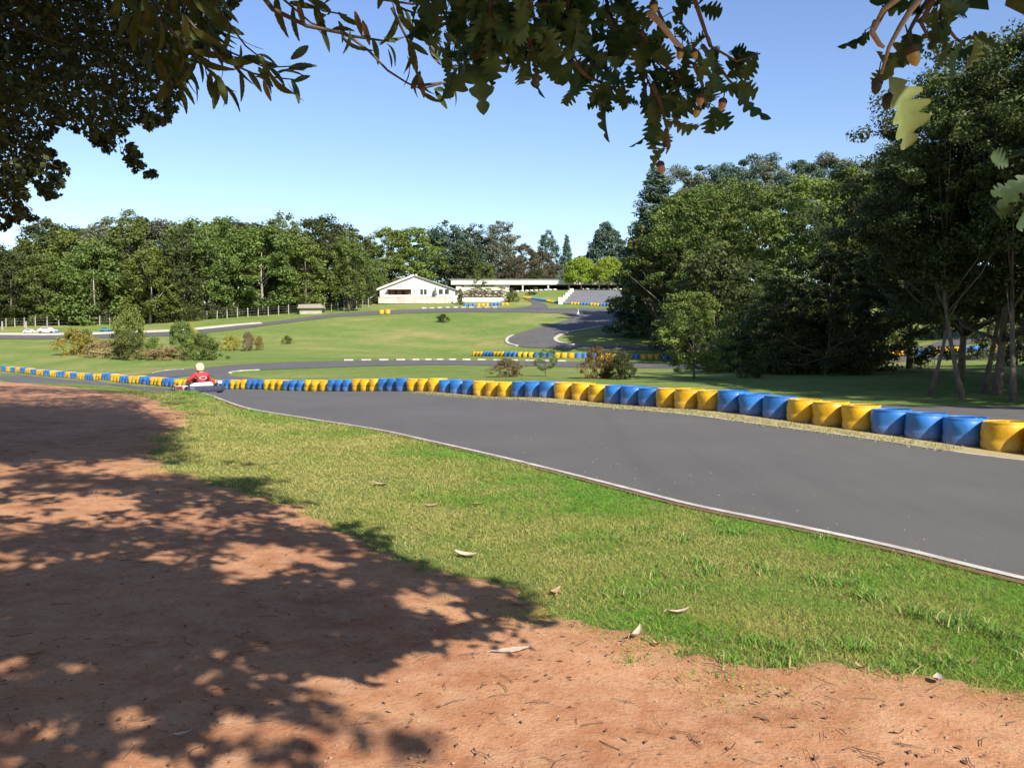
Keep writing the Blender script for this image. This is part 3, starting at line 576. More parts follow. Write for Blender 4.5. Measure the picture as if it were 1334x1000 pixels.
# ------------------------------------------------------------------ vegetation
def leafquads(C, rc, npc, size, rng, up=.35, squash=.75, aspect=.6, out=None, jitter=.35):
    C = np.asarray(C, float); n = len(C) * npc; c = np.repeat(C, npc, 0); rr = np.repeat(np.broadcast_to(rc, (len(C),)), npc)
    v = rng.normal(0, 1, (n, 3)); v /= np.linalg.norm(v, axis=1)[:, None]; q = rng.uniform(0, 1, n) ** .45
    P = c + v * (q * rr)[:, None] * np.array([1, 1, squash])
    nrm = v * .6 + rng.normal(0, .45, (n, 3)) + np.array([0, 0, up]); nrm /= np.linalg.norm(nrm, axis=1)[:, None]
    a = rng.normal(0, 1, (n, 3)) + np.array([0, 0, -.35]); u = a - nrm * (a * nrm).sum(1)[:, None]; u /= np.linalg.norm(u, axis=1)[:, None]; w = np.cross(nrm, u)
    s = (size * rng.uniform(1 - jitter, 1 + jitter, n))[:, None]
    V = np.stack([P - u * s * .5, P + w * s * aspect * .5 - u * s * .05, P + u * s * .5, P - w * s * aspect * .5 - u * s * .05], 1)
    return V.reshape(-1, 3), np.arange(4 * n).reshape(n, 4)
def mk_tree(h, h0, rmax, nclump, npc, size, seed, prof='round', trunk_r=.18, clump_r=None, lobes=.28, limbs=9, core=.45, fork=False, squash=.75, aspect=.6, up=.35):
    rng = np.random.default_rng(seed); L_ = h - h0
    ph = rng.uniform(0, 6.28, 8)
    def env(t, a):
        if prof == 'round': b = math.sqrt(max(0, 1 - ((t - .45) / .56) ** 2))
        elif prof == 'low': b = (math.sqrt(max(0, 1 - ((t - .3) / .71) ** 2)))
        elif prof == 'cone': b = (1 - t) ** .85 * (.82 + .18 * math.cos(t * 42)) + .03
        elif prof == 'bullet': b = max(0.02, 1 - t ** 2.4) ** .75
        elif prof == 'flat': b = math.sqrt(max(0, 1 - ((t - .5) / .52) ** 2)) ** .6
        elif prof == 'top': b = .35 + .75 * math.sin(math.pi * min(1, max(0, (t - .05)) * 1.0)) if t < .93 else .3
        m = 1 + lobes * (math.sin(2 * a + ph[0] + 3 * t) + math.sin(3 * a + ph[1] - 7 * t) * .8 + math.sin(5 * a + ph[2] + 9 * t) * .5 + .6 * math.sin(11 * t + ph[3] + a))
        return rmax * b * max(.25, m)
    C = []
    while len(C) < nclump:
        t = rng.uniform(0, 1); a = rng.uniform(0, 6.283); e = env(t, a)
        if rng.uniform() > (e / rmax) ** .8 + .1: continue
        k = core + (1 - core) * rng.uniform() ** .5
        C.append((math.cos(a) * e * k, math.sin(a) * e * k, h0 + t * L_ + rng.normal(0, .02) * L_))
    C = np.array(C); rc = (clump_r or rmax * .2) * rng.uniform(.55, 1.35, len(C))
    V, Fq = leafquads(C, rc, npc, size, rng, squash=squash, aspect=aspect, up=up)
    cr = npmesh('crown', V, Fq)
    mb = MB(); pts = []; K = 7; wx, wy = rng.normal(0, .02 * h, 2)
    top = .93 if prof in ('cone', 'bullet') else .72
    for i in range(K + 1):
        t = i / K; pts.append(Vector((wx * math.sin(t * 3) + wx * t, wy * math.sin(t * 2.4), h * top * t)))
    mb.tube(pts, [trunk_r * (1.35 if i == 0 else 1) * (1 - .8 * i / K) for i in range(K + 1)], 9)
    for j in range(limbs):
        c = C[rng.integers(len(C))]; t = min(.95, max(.22, (c[2] - .25 * h) / (h * top) * .8)); q = t * K; i = min(K - 1, int(q)); s = pts[i].lerp(pts[i + 1], q - i)
        e = Vector(c); mid = s.lerp(e, .5) + Vector((0, 0, -.04 * h if prof != 'cone' else 0)); r0 = trunk_r * (1 - .8 * t) * .55
        mb.tube([s, mid, e], [r0, r0 * .6, r0 * .15], 6)
    tm = setsmooth(mb.mesh('trunk')); return tm, cr
def add_tree(proto, x, y, name, label, mat, barkm, s=1.0, rz=0, group=None, cat='tree', sz=None, zoff=0, tn='trunk'):
    o = empty(name, (x, y, h1(x, y) - .05 + zoff), rz); o.scale = (s, s, sz or s)
    tag(o, label, cat, group)
    t = bpy.data.objects.new(tn, proto[0]); c = bpy.data.objects.new('crown', proto[1])
    for q, m in ((t, barkm), (c, mat)):
        COL.objects.link(q); q.parent = o
        if not q.data.materials: q.data.materials.append(m)
        q.material_slots[0].link = 'OBJECT'; q.material_slots[0].material = m
    return o
D_ = [mk_tree(12, 1.3, 4.3, 150, 95, .34, 100 + i, 'round', .2, 1.0, .2, 12, squash=.55, up=.6) for i in range(4)]           # broad
DT = [mk_tree(15, 2.6, 3.7, 190, 70, .34, 120 + i, 'round', .2, .9, .22, 12) for i in range(3)]           # tall
DL = [mk_tree(9, .4, 4.3, 190, 70, .32, 140 + i, 'low', .17, .9, .17, 8) for i in range(2)]               # low skirted
SPR = [mk_tree(14, .8, 3.1, 420, 60, .30, 160 + i, 'cone', .2, .5, .06, 10, core=.3, aspect=.35) for i in range(2)]
BU = mk_tree(13, .6, 4.0, 480, 60, .34, 170, 'bullet', .25, .7, .06, 8, core=.5)
PI = [mk_tree(19, 11.0, 3.9, 46, 300, .28, 180 + i, 'flat', .26, .95, .42, 18, squash=.6, aspect=.45, core=.3) for i in range(3)]
def hpix(D, py_top, zb): return CAMZ + ((450 - py_top) / F) * D - zb
def tree_at(px, D, top, proto, ph, name, label, mat, bark=None, group=None, wide=1.0, cat='tree', **k):
    p = at(px, 450, D); zb = h1(p.x, D); hgt = hpix(D, top, zb); s = hgt / ph
    return add_tree(proto, p.x, D, name, label, mat, bark or M['bark'], s * wide, R.uniform(0, 6.28), group, cat, sz=s, **k)
GL = 'trees of the far left treeline'
tl = [(-70, 112, 318, 'D', 'mid'), (-25, 116, 345, 'L', 'mid'), (12, 120, 330, 'D', 'dark'), (52, 135, 312, 'T', 'mid'), (62, 118, 336, 'D', 'mid'), (98, 122, 308, 'D', 'light'), (125, 128, 322, 'L', 'mid'), (140, 136, 290, 'T', 'grey'), (172, 132, 284, 'T', 'mid'), (196, 124, 330, 'D', 'light'),
      (215, 138, 292, 'D', 'grey'), (238, 130, 304, 'T', 'dark'), (262, 140, 294, 'D', 'mid'), (290, 132, 290, 'T', 'mid'), (315, 140, 300, 'D', 'light'), (345, 134, 300, 'D', 'mid'), (372, 140, 284, 'T', 'mid'), (398, 136, 318, 'D', 'light'), (432, 158, 308, 'D', 'dark'), (455, 150, 306, 'T', 'mid')]
desc = {'mid': 'mid green', 'light': 'yellow green', 'dark': 'dark green', 'grey': 'grey green'}
for i, (px, D, top, t, m) in enumerate(tl):
    if px < 420: D = max(D + 14, 139 + (i * 5) % 9)
    pr, ph = {'D': (D_[i % 4], 12), 'T': (DT[i % 3], 15), 'L': (DL[i % 2], 9)}[t]
    tree_at(px, D, top, pr, ph * .98, 'broadleaf_tree', '%s %s tree, %s from the left in the far left treeline' % (desc[m], {'D': 'broad', 'T': 'tall', 'L': 'low'}[t], ordn(i + 1)), M['leaf_' + m], M['bark_pale'] if i % 3 == 0 else M['bark'], GL, wide=R.uniform(.92, 1.15))
# darker woods behind the first line and undergrowth at its foot
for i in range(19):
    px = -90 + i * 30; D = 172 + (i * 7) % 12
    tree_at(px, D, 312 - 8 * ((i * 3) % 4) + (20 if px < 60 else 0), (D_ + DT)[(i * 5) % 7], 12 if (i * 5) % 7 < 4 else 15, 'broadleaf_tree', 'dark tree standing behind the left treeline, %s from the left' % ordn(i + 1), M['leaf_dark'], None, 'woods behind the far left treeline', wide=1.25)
shr = mk_tree(2.6, .0, 1.9, 60, 45, .20, 210, 'low', .05, .5, .3, 5)
shr2 = mk_tree(2.2, .0, 1.5, 110, 60, .14, 211, 'low', .05, .38, .35, 6)
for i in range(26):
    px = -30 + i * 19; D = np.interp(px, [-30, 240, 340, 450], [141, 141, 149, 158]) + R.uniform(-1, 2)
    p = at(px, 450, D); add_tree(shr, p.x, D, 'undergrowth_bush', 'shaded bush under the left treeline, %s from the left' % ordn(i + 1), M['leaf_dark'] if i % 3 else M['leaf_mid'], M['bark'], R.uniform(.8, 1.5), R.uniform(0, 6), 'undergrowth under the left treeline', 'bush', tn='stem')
# trees behind the hall and shelter
back = [(478, 196, 318, 'D', 'mid', 'mid green tree rising at the left of the white hall'), (505, 184, 302, 'D', 'light', 'wide yellow green tree behind the hall, left of its ridge'), (540, 186, 300, 'D', 'light', 'wide yellow green tree directly behind the hall ridge'),
        (585, 196, 296, 'L', 'blue', 'dark blue green tree behind the right end of the hall'), (560, 205, 312, 'D', 'dark', 'dark tree in the gap right of the hall ridge'), (618, 204, 298, 'T', 'dark', 'tall dark tree behind the low terrace wing'), (652, 200, 293, 'T', 'grey', 'tall grey green tree topping the wood behind the shelter'),
        (640, 212, 312, 'D', 'dark', 'dark tree behind the tall grey green one'), (682, 204, 322, 'D', 'brown', 'brownish tree behind the shelter, left one'), (706, 208, 330, 'D', 'brown', 'reddish brown tree behind the middle of the shelter'), (725, 200, 346, 'L', 'brown', 'low brown green tree right behind the shelter roof'), (760, 215, 352, 'L', 'dark', 'dark low tree behind the lime green trees'), (665, 206, 345, 'L', 'grey', 'low grey green tree over the shelter roof'), (455, 178, 322, 'D', 'dark', 'dark tree between the left treeline and the hall'), (830, 215, 340, 'D', 'dark', 'dark tree behind the right end of the shelter'),
 (600, 192, 318, 'D', 'dark', 'dark round tree over the joint of hall and shelter'), (672, 192, 338, 'L', 'brown', 'brown bushy tree low over the shelter roof middle'), (735, 196, 352, 'L', 'grey', 'grey green bushy tree at the right over the shelter roof'), (630, 190, 345, 'L', 'mid', 'mid green bushy tree right behind the terrace wing'), (698, 190, 350, 'L', 'dark', 'dark bushy tree over the shelter roof, right of the brown one'), (482, 172, 340, 'L', 'mid', 'green bushy tree touching the left wall of the hall'), (466, 166, 345, 'L', 'dark', 'dark bushy tree a little left of the hall'), (760, 235, 335, 'D', 'dark', 'dark tree far behind the left lime tree')]
for i, (px, D, top, t, m, lab) in enumerate(back):
    pr, ph = {'D': (D_[i % 4], 12), 'T': (DT[i % 3], 15), 'L': (DL[i % 2], 9)}[t]
    tree_at(px, D, top, pr, ph * .98, 'broadleaf_tree', lab, M['leaf_' + m], None, 'trees behind the hall and shelter', wide=1.05 if t != 'L' else .95)
tree_at(714, 214, 303, DT[1], 15, 'cedar_tree', 'thin bluish cedar against the sky left of the spruce', M['leaf_blue'], wide=.75)
tree_at(738, 212, 308, SPR[0], 14, 'spruce_tree', 'narrow pointed blue green spruce behind the shelter', M['leaf_blue'], wide=.9)
tree_at(790, 222, 290, BU, 13, 'cypress_tree', 'broad bullet shaped dark conifer behind the lime trees', M['leaf_blue'], wide=1.0)
LM = mk_tree(6.5, 1.7, 3.6, 230, 80, .28, 220, 'low', .14, .65, .06, 9)
for px, lab in ((757, 'lime green round tree, left one of the pair'), (792, 'lime green round tree, right one of the pair')):
    p = at(px, 450, 186); zb = h1(p.x, 186); s = hpix(186, 337, zb) / 6.6; add_tree(LM, p.x, 186, 'lime_tree', lab + ' before the shelter', M['leaf_lime'], M['bark'], s * .92, R.uniform(0, 6), 'lime green trees before the shelter', sz=s)
# right-hand wood
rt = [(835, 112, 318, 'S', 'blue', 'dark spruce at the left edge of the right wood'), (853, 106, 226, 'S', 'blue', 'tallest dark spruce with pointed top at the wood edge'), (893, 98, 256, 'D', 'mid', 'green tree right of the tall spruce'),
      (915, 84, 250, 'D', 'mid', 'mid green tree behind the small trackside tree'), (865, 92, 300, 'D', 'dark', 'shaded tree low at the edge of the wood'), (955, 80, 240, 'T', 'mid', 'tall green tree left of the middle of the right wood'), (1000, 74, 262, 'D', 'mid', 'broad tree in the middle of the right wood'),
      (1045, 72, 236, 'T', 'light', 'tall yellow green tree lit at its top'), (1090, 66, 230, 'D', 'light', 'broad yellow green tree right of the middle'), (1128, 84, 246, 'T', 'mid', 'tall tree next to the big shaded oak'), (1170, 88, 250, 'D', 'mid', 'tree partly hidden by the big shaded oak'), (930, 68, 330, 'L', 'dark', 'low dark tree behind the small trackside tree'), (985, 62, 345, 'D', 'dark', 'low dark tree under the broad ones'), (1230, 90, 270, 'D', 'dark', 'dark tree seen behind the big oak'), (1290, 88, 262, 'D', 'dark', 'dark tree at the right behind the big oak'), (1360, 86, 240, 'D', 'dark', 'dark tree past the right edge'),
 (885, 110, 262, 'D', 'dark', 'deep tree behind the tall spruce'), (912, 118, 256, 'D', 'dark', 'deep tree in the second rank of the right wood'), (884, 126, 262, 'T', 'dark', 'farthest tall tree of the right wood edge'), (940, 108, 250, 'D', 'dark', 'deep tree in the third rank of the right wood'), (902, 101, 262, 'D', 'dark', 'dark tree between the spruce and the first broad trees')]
MT = [mk_tree(12, 1.0, 4.0, 150, 190, .21, 300 + i, 'round', .2, .74, .30, 16, squash=.5, up=.7, core=.55) for i in range(3)]; MTT = [mk_tree(15, 1.6, 3.6, 160, 180, .21, 310 + i, 'round', .2, .72, .32, 16, squash=.5, up=.7, core=.55) for i in range(2)]
for i, (px, D, top, t, m, lab) in enumerate(rt):
    pr, ph = {'D': ((MT[i % 3] if D < 95 else D_[i % 4]), 12), 'T': ((MTT[i % 2] if D < 95 else DT[i % 3]), 15), 'L': (DL[i % 2], 9), 'S': (SPR[i % 2], 14)}[t]
    tree_at(px, D, top, pr, ph * .99, 'spruce_tree' if t == 'S' else 'broadleaf_tree', lab, M['leaf_' + m], None, 'trees of the right wood', wide={'S': 1.5, 'D': .95, 'T': .95, 'L': .9}[t])
for i, (px, D, top) in enumerate([(905, 118, 222), (945, 114, 214), (972, 120, 208), (1010, 116, 216), (1040, 122, 208), (1075, 110, 218), (1100, 118, 204), (1150, 112, 206), (1185, 118, 216), (925, 126, 232), (1120, 124, 214)]):
    tree_at(px, D, top, PI[i % 3], 19, 'pine_tree', 'flat topped pine above the right wood, %s listed from the left' % ordn(i + 1), M['leaf_grey'] if i % 3 == 0 else M['leaf_blue'], M['bark_pine'], 'pines above the right wood', wide=1.0)
# wood floor shrubs at right
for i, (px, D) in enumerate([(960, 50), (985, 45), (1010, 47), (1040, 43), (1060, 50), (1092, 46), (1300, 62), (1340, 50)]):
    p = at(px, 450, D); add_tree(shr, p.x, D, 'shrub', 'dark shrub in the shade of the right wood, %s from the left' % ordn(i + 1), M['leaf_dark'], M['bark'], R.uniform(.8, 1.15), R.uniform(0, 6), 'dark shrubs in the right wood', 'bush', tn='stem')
# nearer right trees: fine leaves
NT1 = mk_tree(10, 2.2, 4.4, 300, 210, .12, 400, 'round', .14, .58, .30, 26, core=.3, squash=.5, up=.6)
NT2 = mk_tree(6, .25, 2.9, 220, 170, .115, 401, 'low', .10, .42, .30, 20, core=.3, squash=.5, up=.6)
SMT = mk_tree(4.0, .4, 1.75, 150, 95, .10, 402, 'round', .05, .30, .26, 22, core=.25, squash=.6, up=.5)
SLN = mk_tree(10, 4.6, 2.4, 130, 170, .12, 403, 'top', .085, .5, .25, 14, squash=.5, up=.5)
for px, D, top, pr, ph, lab, m in [(1075, 40, 330, NT2, 6, 'dark low branching tree in the middle of the right wood', 'dark'), (1010, 43, 372, NT2, 6, 'dark bushy tree behind the third yellow drums', 'dark'), (1118, 45, 300, NT2, 6, 'shaded bushy tree left of the big oak', 'mid')]:
    tree_at(px, D, top, pr, ph, 'broadleaf_tree', lab, M['leaf_' + m], None, 'nearer trees of the right wood')
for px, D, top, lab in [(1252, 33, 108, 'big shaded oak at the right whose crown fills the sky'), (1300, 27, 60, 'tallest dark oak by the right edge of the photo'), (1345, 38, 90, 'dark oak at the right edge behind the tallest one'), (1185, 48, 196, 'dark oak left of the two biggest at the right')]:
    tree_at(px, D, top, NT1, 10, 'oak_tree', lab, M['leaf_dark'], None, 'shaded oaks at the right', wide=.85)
for px, D, top, lab in [(1212, 27, 190, 'slender oak, leftmost of the thin trunks at the right'), (1256, 25.5, 120, 'slender oak in the middle of the thin trunks at the right'), (1282, 28, 100, 'slender oak, third of the thin trunks at the right'), (1322, 24.5, 60, 'slender oak, rightmost of the thin trunks')]:
    tree_at(px, D, top, SLN, 10, 'slender_oak', lab, M['leaf_dark'], M['bark'], 'slender oaks at the right')
tree_at(905, 36, 380, SMT, 4.0, 'young_tree', 'young bushy green tree behind the yellow drums', M['leaf_light'], M['bark'], wide=1.05)
# trees out of frame to the right that shade the wood floor
for i, (x, y, s) in enumerate([(22.5, 18.5, 1.4), (20, 23.5, 1.15), (25.5, 25, 1.4), (29, 19, 1.4), (31, 29, 1.4), (36, 34, 1.4)]):
    add_tree(NT1, x, y, 'oak_tree', 'oak on the right bank beyond the edge of the photo', M['leaf_dark'], M['bark'], s * 1.15, R.uniform(0, 6), 'oaks beyond the right edge')
for i, (x, y, s_) in enumerate([(-7, -10, 1.3), (-15, -5, 1.3), (-17, 5, 1.25), (-1.5, -13, 1.35), (-12, -13, 1.3), (-20, 15, 1.2)]):  # unseen oaks added behind the camera to cut sky light in the shadows
    add_tree(NT1, x, y, 'oak_tree', 'unseen oak added behind the viewpoint to block sky light', M['leaf_dark'], M['bark'], s_, R.uniform(0, 6.28), 'unseen oaks added behind the viewpoint')
# lawn shrubs
def bush(px, py, hpx, wpx, mat, lab, proto=None, name='shrub', pht=2.2, pw=3.1, tn='stem'):
    x, y = gp(px, py); m = y / F; hh = hpx * m; w = wpx * m; o = empty(name, (x, y, h1(x, y) - .03), R.uniform(0, 6)); pr = proto or shr2
    o.scale = (w / pw, w / pw, hh / pht); tag(o, lab, 'bush')
    for nm_, me_, mt in ((tn, pr[0], M['bark']), ('foliage', pr[1], mat)):
        q = bpy.data.objects.new(nm_, me_); COL.objects.link(q); q.parent = o
        if not me_.materials: me_.materials.append(mt)
        q.material_slots[0].link = 'OBJECT'; q.material_slots[0].material = mt
    return o
for px, py, h_, w_, m, lab in [(97, 462, 33, 36, 'yellow', 'yellow green bush, leftmost on the lawn'), (112, 461, 30, 22, 'mid', 'dark green bush touching the yellow green one'), (135, 464, 20, 50, 'dry', 'low straw coloured scrub between two bushes'), (168, 468, 36, 40, 'mid', 'round dark olive bush with its shadow on the lawn'), (170, 462, 56, 42, 'light', 'tall light green bush behind the round olive one'),
    (200, 465, 26, 22, 'light', 'small upright green bush in the dry scrub'), (215, 468, 16, 50, 'dry', 'low dry reddish scrub in the middle of the bushes'), (236, 466, 46, 34, 'mid', 'upright green bush left of the yellow tipped one'), (248, 463, 40, 16, 'yellow', 'yellow tipped bush between two green ones'), (264, 469, 34, 40, 'mid', 'wide green bush right above the kart driver'),
    (300, 457, 20, 22, 'yellow', 'small yellow bush on the lawn right of the bushes'), (323, 457, 24, 14, 'plum', 'thin brown sapling, left of two'), (338, 456, 18, 10, 'rust', 'thin brown sapling, right of two'), (374, 448, 11, 11, 'mid', 'tiny dark bush alone on the lawn'), (150, 466, 14, 40, 'dry', 'dry scrub left of the round olive bush'),
    (660, 491, 24, 34, 'plum', 'dry reddish brown shrub behind the blue drums'), (777, 493, 40, 34, 'rust', 'rust and yellow shrub behind the drums'), (795, 493, 26, 24, 'rust', 'low yellowing shrub between the rust and dark ones'), (811, 494, 35, 34, 'dark', 'dark green shrub right of the rusty one'),
    (577, 420, 11, 13, 'dark', 'little dark conifer bush on the upper lawn'), (600, 397, 20, 8, 'dark', 'clipped round bush at the right corner of the hall'), (668, 393, 12, 16, 'mid', 'green shrub at the right end of the terrace wall'), (666, 381, 6, 8, 'dark', 'small dark bush above the terrace shrub'), (692, 384, 4, 12, 'dark', 'flat dark bush on the slope below the shelter'), (20, 420, 10, 30, 'rust', 'reddish bush below the left trees'), (46, 419, 18, 22, 'plum', 'brown leaved bush beside the fence post at left'), (820, 402, 8, 14, 'light', 'light green bush at the right foot of the paved slope'), (978, 492, 22, 34, 'dark', 'dark low shrub in shade right of the young tree')]:
    bush(px, py, h_, w_, M['leaf_' + m], lab)
sap = mk_tree(2.2, .55, .75, 60, 30, .10, 430, 'round', .025, .2, .25, 12)
bush(711, 490, 36, 30, M['leaf_mid'], 'small slender green tree behind the blue drums', sap, 'young_tree', 2.2, 1.6, 'trunk')
# ------------------------------------------------------------------ white hall
def bx(name, x0, x1, y0, y1, z0, z1, mat, parent, bevel=0):
    return MB().box(((x0 + x1) / 2, (y0 + y1) / 2, (z0 + z1) / 2), (abs(x1 - x0), abs(y1 - y0), abs(z1 - z0))).build(name, mat, parent, bevel=bevel)
p = at(543.5, 395.5, 166); HX, HY, HZ = p.x, 166, p.z
hall = empty('white_hall', (HX, HY, HZ), rad(-3)); tag(hall, 'white gabled hall with shallow grey roof and low wall in front', 'building')
u = 166 / F; w2 = 49 * u; eL = 19.5 * u; eR = 17.5 * u; rz_ = 36 * u; rx = -4 * u
mb = MB(); Lh = 18
# gable wall ring with window holes built as boxes butted round the openings
wins = [(3.5 * u, 13 * u, 11.5 * u, 19 * u), (27.5 * u, 34 * u, 12 * u, 19 * u), (35.5 * u, 42 * u, 12 * u, 19 * u), (-5 * u, -3 * u, 12 * u, 19 * u), (-38 * u, -8 * u, 11.5 * u, 17.5 * u)]
xs = sorted(set([-w2, w2] + [a for w_ in wins for a in w_[:2]])); lo_, hi_ = 11.5 * u, 19 * u
def roofz(x): return eL + (rz_ - eL) * (x + w2) / (rx + w2) if x < rx else eR + (rz_ - eR) * (w2 - x) / (w2 - rx)
th = .25
def prism(mb, pts, y0, y1):
    n = len(pts); V = [(x, y0, z) for x, z in pts] + [(x, y1, z) for x, z in pts]
    return mb.add(V, [tuple(range(n)), tuple(range(2 * n - 1, n - 1, -1))] + [((i + 1) % n, i, n + i, n + (i + 1) % n) for i in range(n)])
for a, b in zip(xs[:-1], xs[1:]):
    mid = (a + b) / 2; wn = [w_ for w_ in wins if w_[0] <= mid <= w_[1]]
    tops = [(b, roofz(b)), (a, roofz(a))] if not (a < rx < b) else [(b, roofz(b)), (rx, rz_), (a, roofz(a))]
    if wn:
        prism(mb, [(a, 0), (b, 0), (b, wn[0][2]), (a, wn[0][2])], 0, th); prism(mb, [(a, wn[0][3]), (b, wn[0][3])] + tops, 0, th)
    else: prism(mb, [(a, 0), (b, 0)] + tops, 0, th)
mb.box((-w2 + th / 2, Lh / 2 + th, eL / 2), (th, Lh, eL)).box((w2 - th / 2, Lh / 2 + th, eR / 2), (th, Lh, eR)); mb.build('wall', M['wall_white'], hall)
for s, (xa, za) in ((-1, (-w2 - .5, eL - .18)), (1, (w2 + .6, eR - .2))):
    m2 = MB(); prism(m2, [(rx, rz_ + .02), (xa, za + .05), (xa, za + .23), (rx, rz_ + .22)][::s], -.35, Lh + .5); m2.build('roof', M['roof_grey'], hall)
m2 = MB(); prism(m2, [(rx - .0, rz_ - .1), (-w2 - .52, eL - .33), (-w2 - .52, eL + .02), (rx, rz_ + .28)], -.42, -.352); m2.build('fascia', M['wall_white'], hall)
for i, w_ in enumerate(wins):
    if i == 4: continue
    fr = bx('window', w_[0], w_[1], .06, .12, w_[2], w_[3], M['dark_glass'], hall)
    m3 = MB(); xm = (w_[0] + w_[1]) / 2
    for xx_ in ((w_[0] + .04, w_[1] - .04, xm) if i == 0 else (w_[0] + .04, w_[1] - .04)): m3.box((xx_, .03, (w_[2] + w_[3]) / 2), (.08 if xx_ != xm else .16, .05, w_[3] - w_[2]))
    m3.box((xm, .03, w_[3] - .04), (w_[1] - w_[0] - .17, .04, .08)); m3.build('window_frame', M['wall_white'], fr)
aw = bx('awning', -38.5 * u, -7.5 * u, -.9, -.02, 17.6 * u, 18.6 * u, M['brown'], hall)
rec = bx('recess', -38 * u, -8 * u, .5, .6, 11 * u, 17.5 * u, M['dark_inside'], hall)
for a in (-33, -23, -13): bx('shutter', (a - 3.5) * u, (a + 3) * u, .3, .36, 11.6 * u, 17 * u, M['shutter'], hall)
# low front wall with piers
fw = MB(); fw.box((-.5 * u, -1.3, 3.9 * u), (97 * u, .2, 7.8 * u)); fw.build('front_wall', M['wall_dirty'], hall)
for a in (-27, -13, 10, 28, 40): bx('pier', a * u - .12, a * u + .12, -1.5, -1.402, 0, 7.9 * u, M['wall_cream'], hall)
bx('coping', -49 * u, 48 * u, -1.46, -1.14, 7.8 * u + .002, 8.3 * u, M['wood_grey'], hall)
bx('vent_pipe', rx - .2, rx + .1, 3, 3.3, rz_, rz_ + .55, M['white_plastic'], hall)
# parasol on the terrace
pr_ = empty('closed_parasol', (HX + 24 * u, HY - .9, HZ)); tag(pr_, 'folded grey parasol standing before the hall wall', 'parasol')
MB().tube([(0, 0, 0), (0, 0, 3.1)], .035, 8).build('pole', M['steel'], pr_); MB().lathe([(.02, 3.15), (.12, 2.9), (.26, 2.2), (.35, 1.5), (.30, 1.42)][::-1], 14).build('canopy', M['leaf_grey'], pr_, True)
# terrace wing
p = at(632, 396, 168); TX, TY, TZ = p.x, 168, p.z; v = 168 / F
wing = empty('terrace_wing', (TX, TY, TZ)); tag(wing, 'low cream terrace wing with white parapet and planted trellis beside the hall', 'building')
bx('parapet', -30 * v, 27 * v, 0, .25, 0, 8.3 * v, M['wall_white'], wing); bx('back_wall', -40 * v, 28 * v, 5, 5.25, 0, 24 * v, M['wall_cream'], wing)
bx('pillar', -38 * v, -31 * v, .4, .9, -.3, 23 * v, M['wall_cream'], wing); bx('deck', -38 * v, 27 * v, .3, 4.98, 7 * v, 7.6 * v, M['wood_grey'], wing)
for i, a in enumerate((-22, -17, -3, 8)): bx('window', (a) * v, (a + 3.6) * v, 4.93, 4.998, 13 * v, 20 * v, M['dark_glass'] if i % 2 == 0 else M['brown'], wing)
rl = MB()
for a in range(-29, 27, 2): rl.box((a * v, .12, 11.2 * v), (.05, .05, 5.4 * v))
rl.box((-1 * v, .12, 14.2 * v), (56 * v, .06, .07)); rl.build('railing', M['brown'], wing)
pf = mk_tree(1.6, .1, .75, 45, 30, .13, 500, 'round', .03, .22, .3, 5)
for i, a in enumerate([-27, -22, -15.5, -9, -4, 4, 10, 16, 22]):
    o = empty('terrace_shrub', (TX + a * v, TY + .9, TZ + 7.6 * v)); sh = R.uniform(.8, 1.4); o.scale = (sh * .9, sh * .9, sh * 1.05)
    tag(o, 'potted shrub on the terrace behind the parapet, %s from the left' % ordn(i + 1), 'plant', 'potted shrubs along the terrace')
    for nm_, me_, mt in (('stem', pf[0], M['bark']), ('foliage', pf[1], M['leaf_mid'] if i % 2 else M['leaf_grey'])):
        q = bpy.data.objects.new(nm_, me_); COL.objects.link(q); q.parent = o
        if not me_.materials: me_.materials.append(mt)
        q.material_slots[0].link = 'OBJECT'; q.material_slots[0].material = mt
# pit shelter
D = 188.; q = D / F; zf = at(700, 379, D).z; X0 = (588 - 667) * q; X1 = (842 - 667) * q
sh = empty('pit_shelter', ((X0 + X1) / 2, D, zf)); tag(sh, 'long open shelter with white flat roof edge and dark inside', 'building'); hw = (X1 - X0) / 2
z1 = CAMZ + (450 - 371.2) * q - zf; z2 = CAMZ + (450 - 365.6) * q - zf
bx('roof', -hw, hw, -.4, 9, z1, z2 + .05, M['wall_white'], sh); bx('roof_cover', -hw - .2, hw + .2, -.6, 9.2, z2 + .052, z2 + .2, M['roof_grey'], sh)
bx('back_wall', -hw, hw, 7, 7.2, -.3, z1 - .002, M['dark_inside'], sh)
for px in (681, 714, 741, 780, 804): bx('post', (px - 715) * q - .16, (px - 715) * q + .16, -.2, .12, -.3, z1 - .002, M['wall_dirty'], sh)
bx('storage_panel', (604 - 715) * q, (664 - 715) * q, .5, .6, -.5, z1 - .004, M['wall_cream'], sh); bx('storage_door', (654 - 715) * q, (664 - 715) * q, .40, .497, .4, z1 - .05, M['wall_white'], sh)
k = 0
for px in list(range(668, 728, 6)) + list(range(757, 812, 7)):
    k += 1; x = (px - 667) * q; o = MB().lathe([(.3, 0), (.40, .04), (.42, .14), (.40, .24), (.28, .28), (.2, .22), (.2, .1)], 14).build('painted_tyre', M['wall_white'], None, True); o.location = (x, D - 1.5, h1(x, D - 1.5)); tag(o, 'white painted tyre before the shelter, %s from the left' % ordn(k), 'tyre', 'white tyres before the shelter')
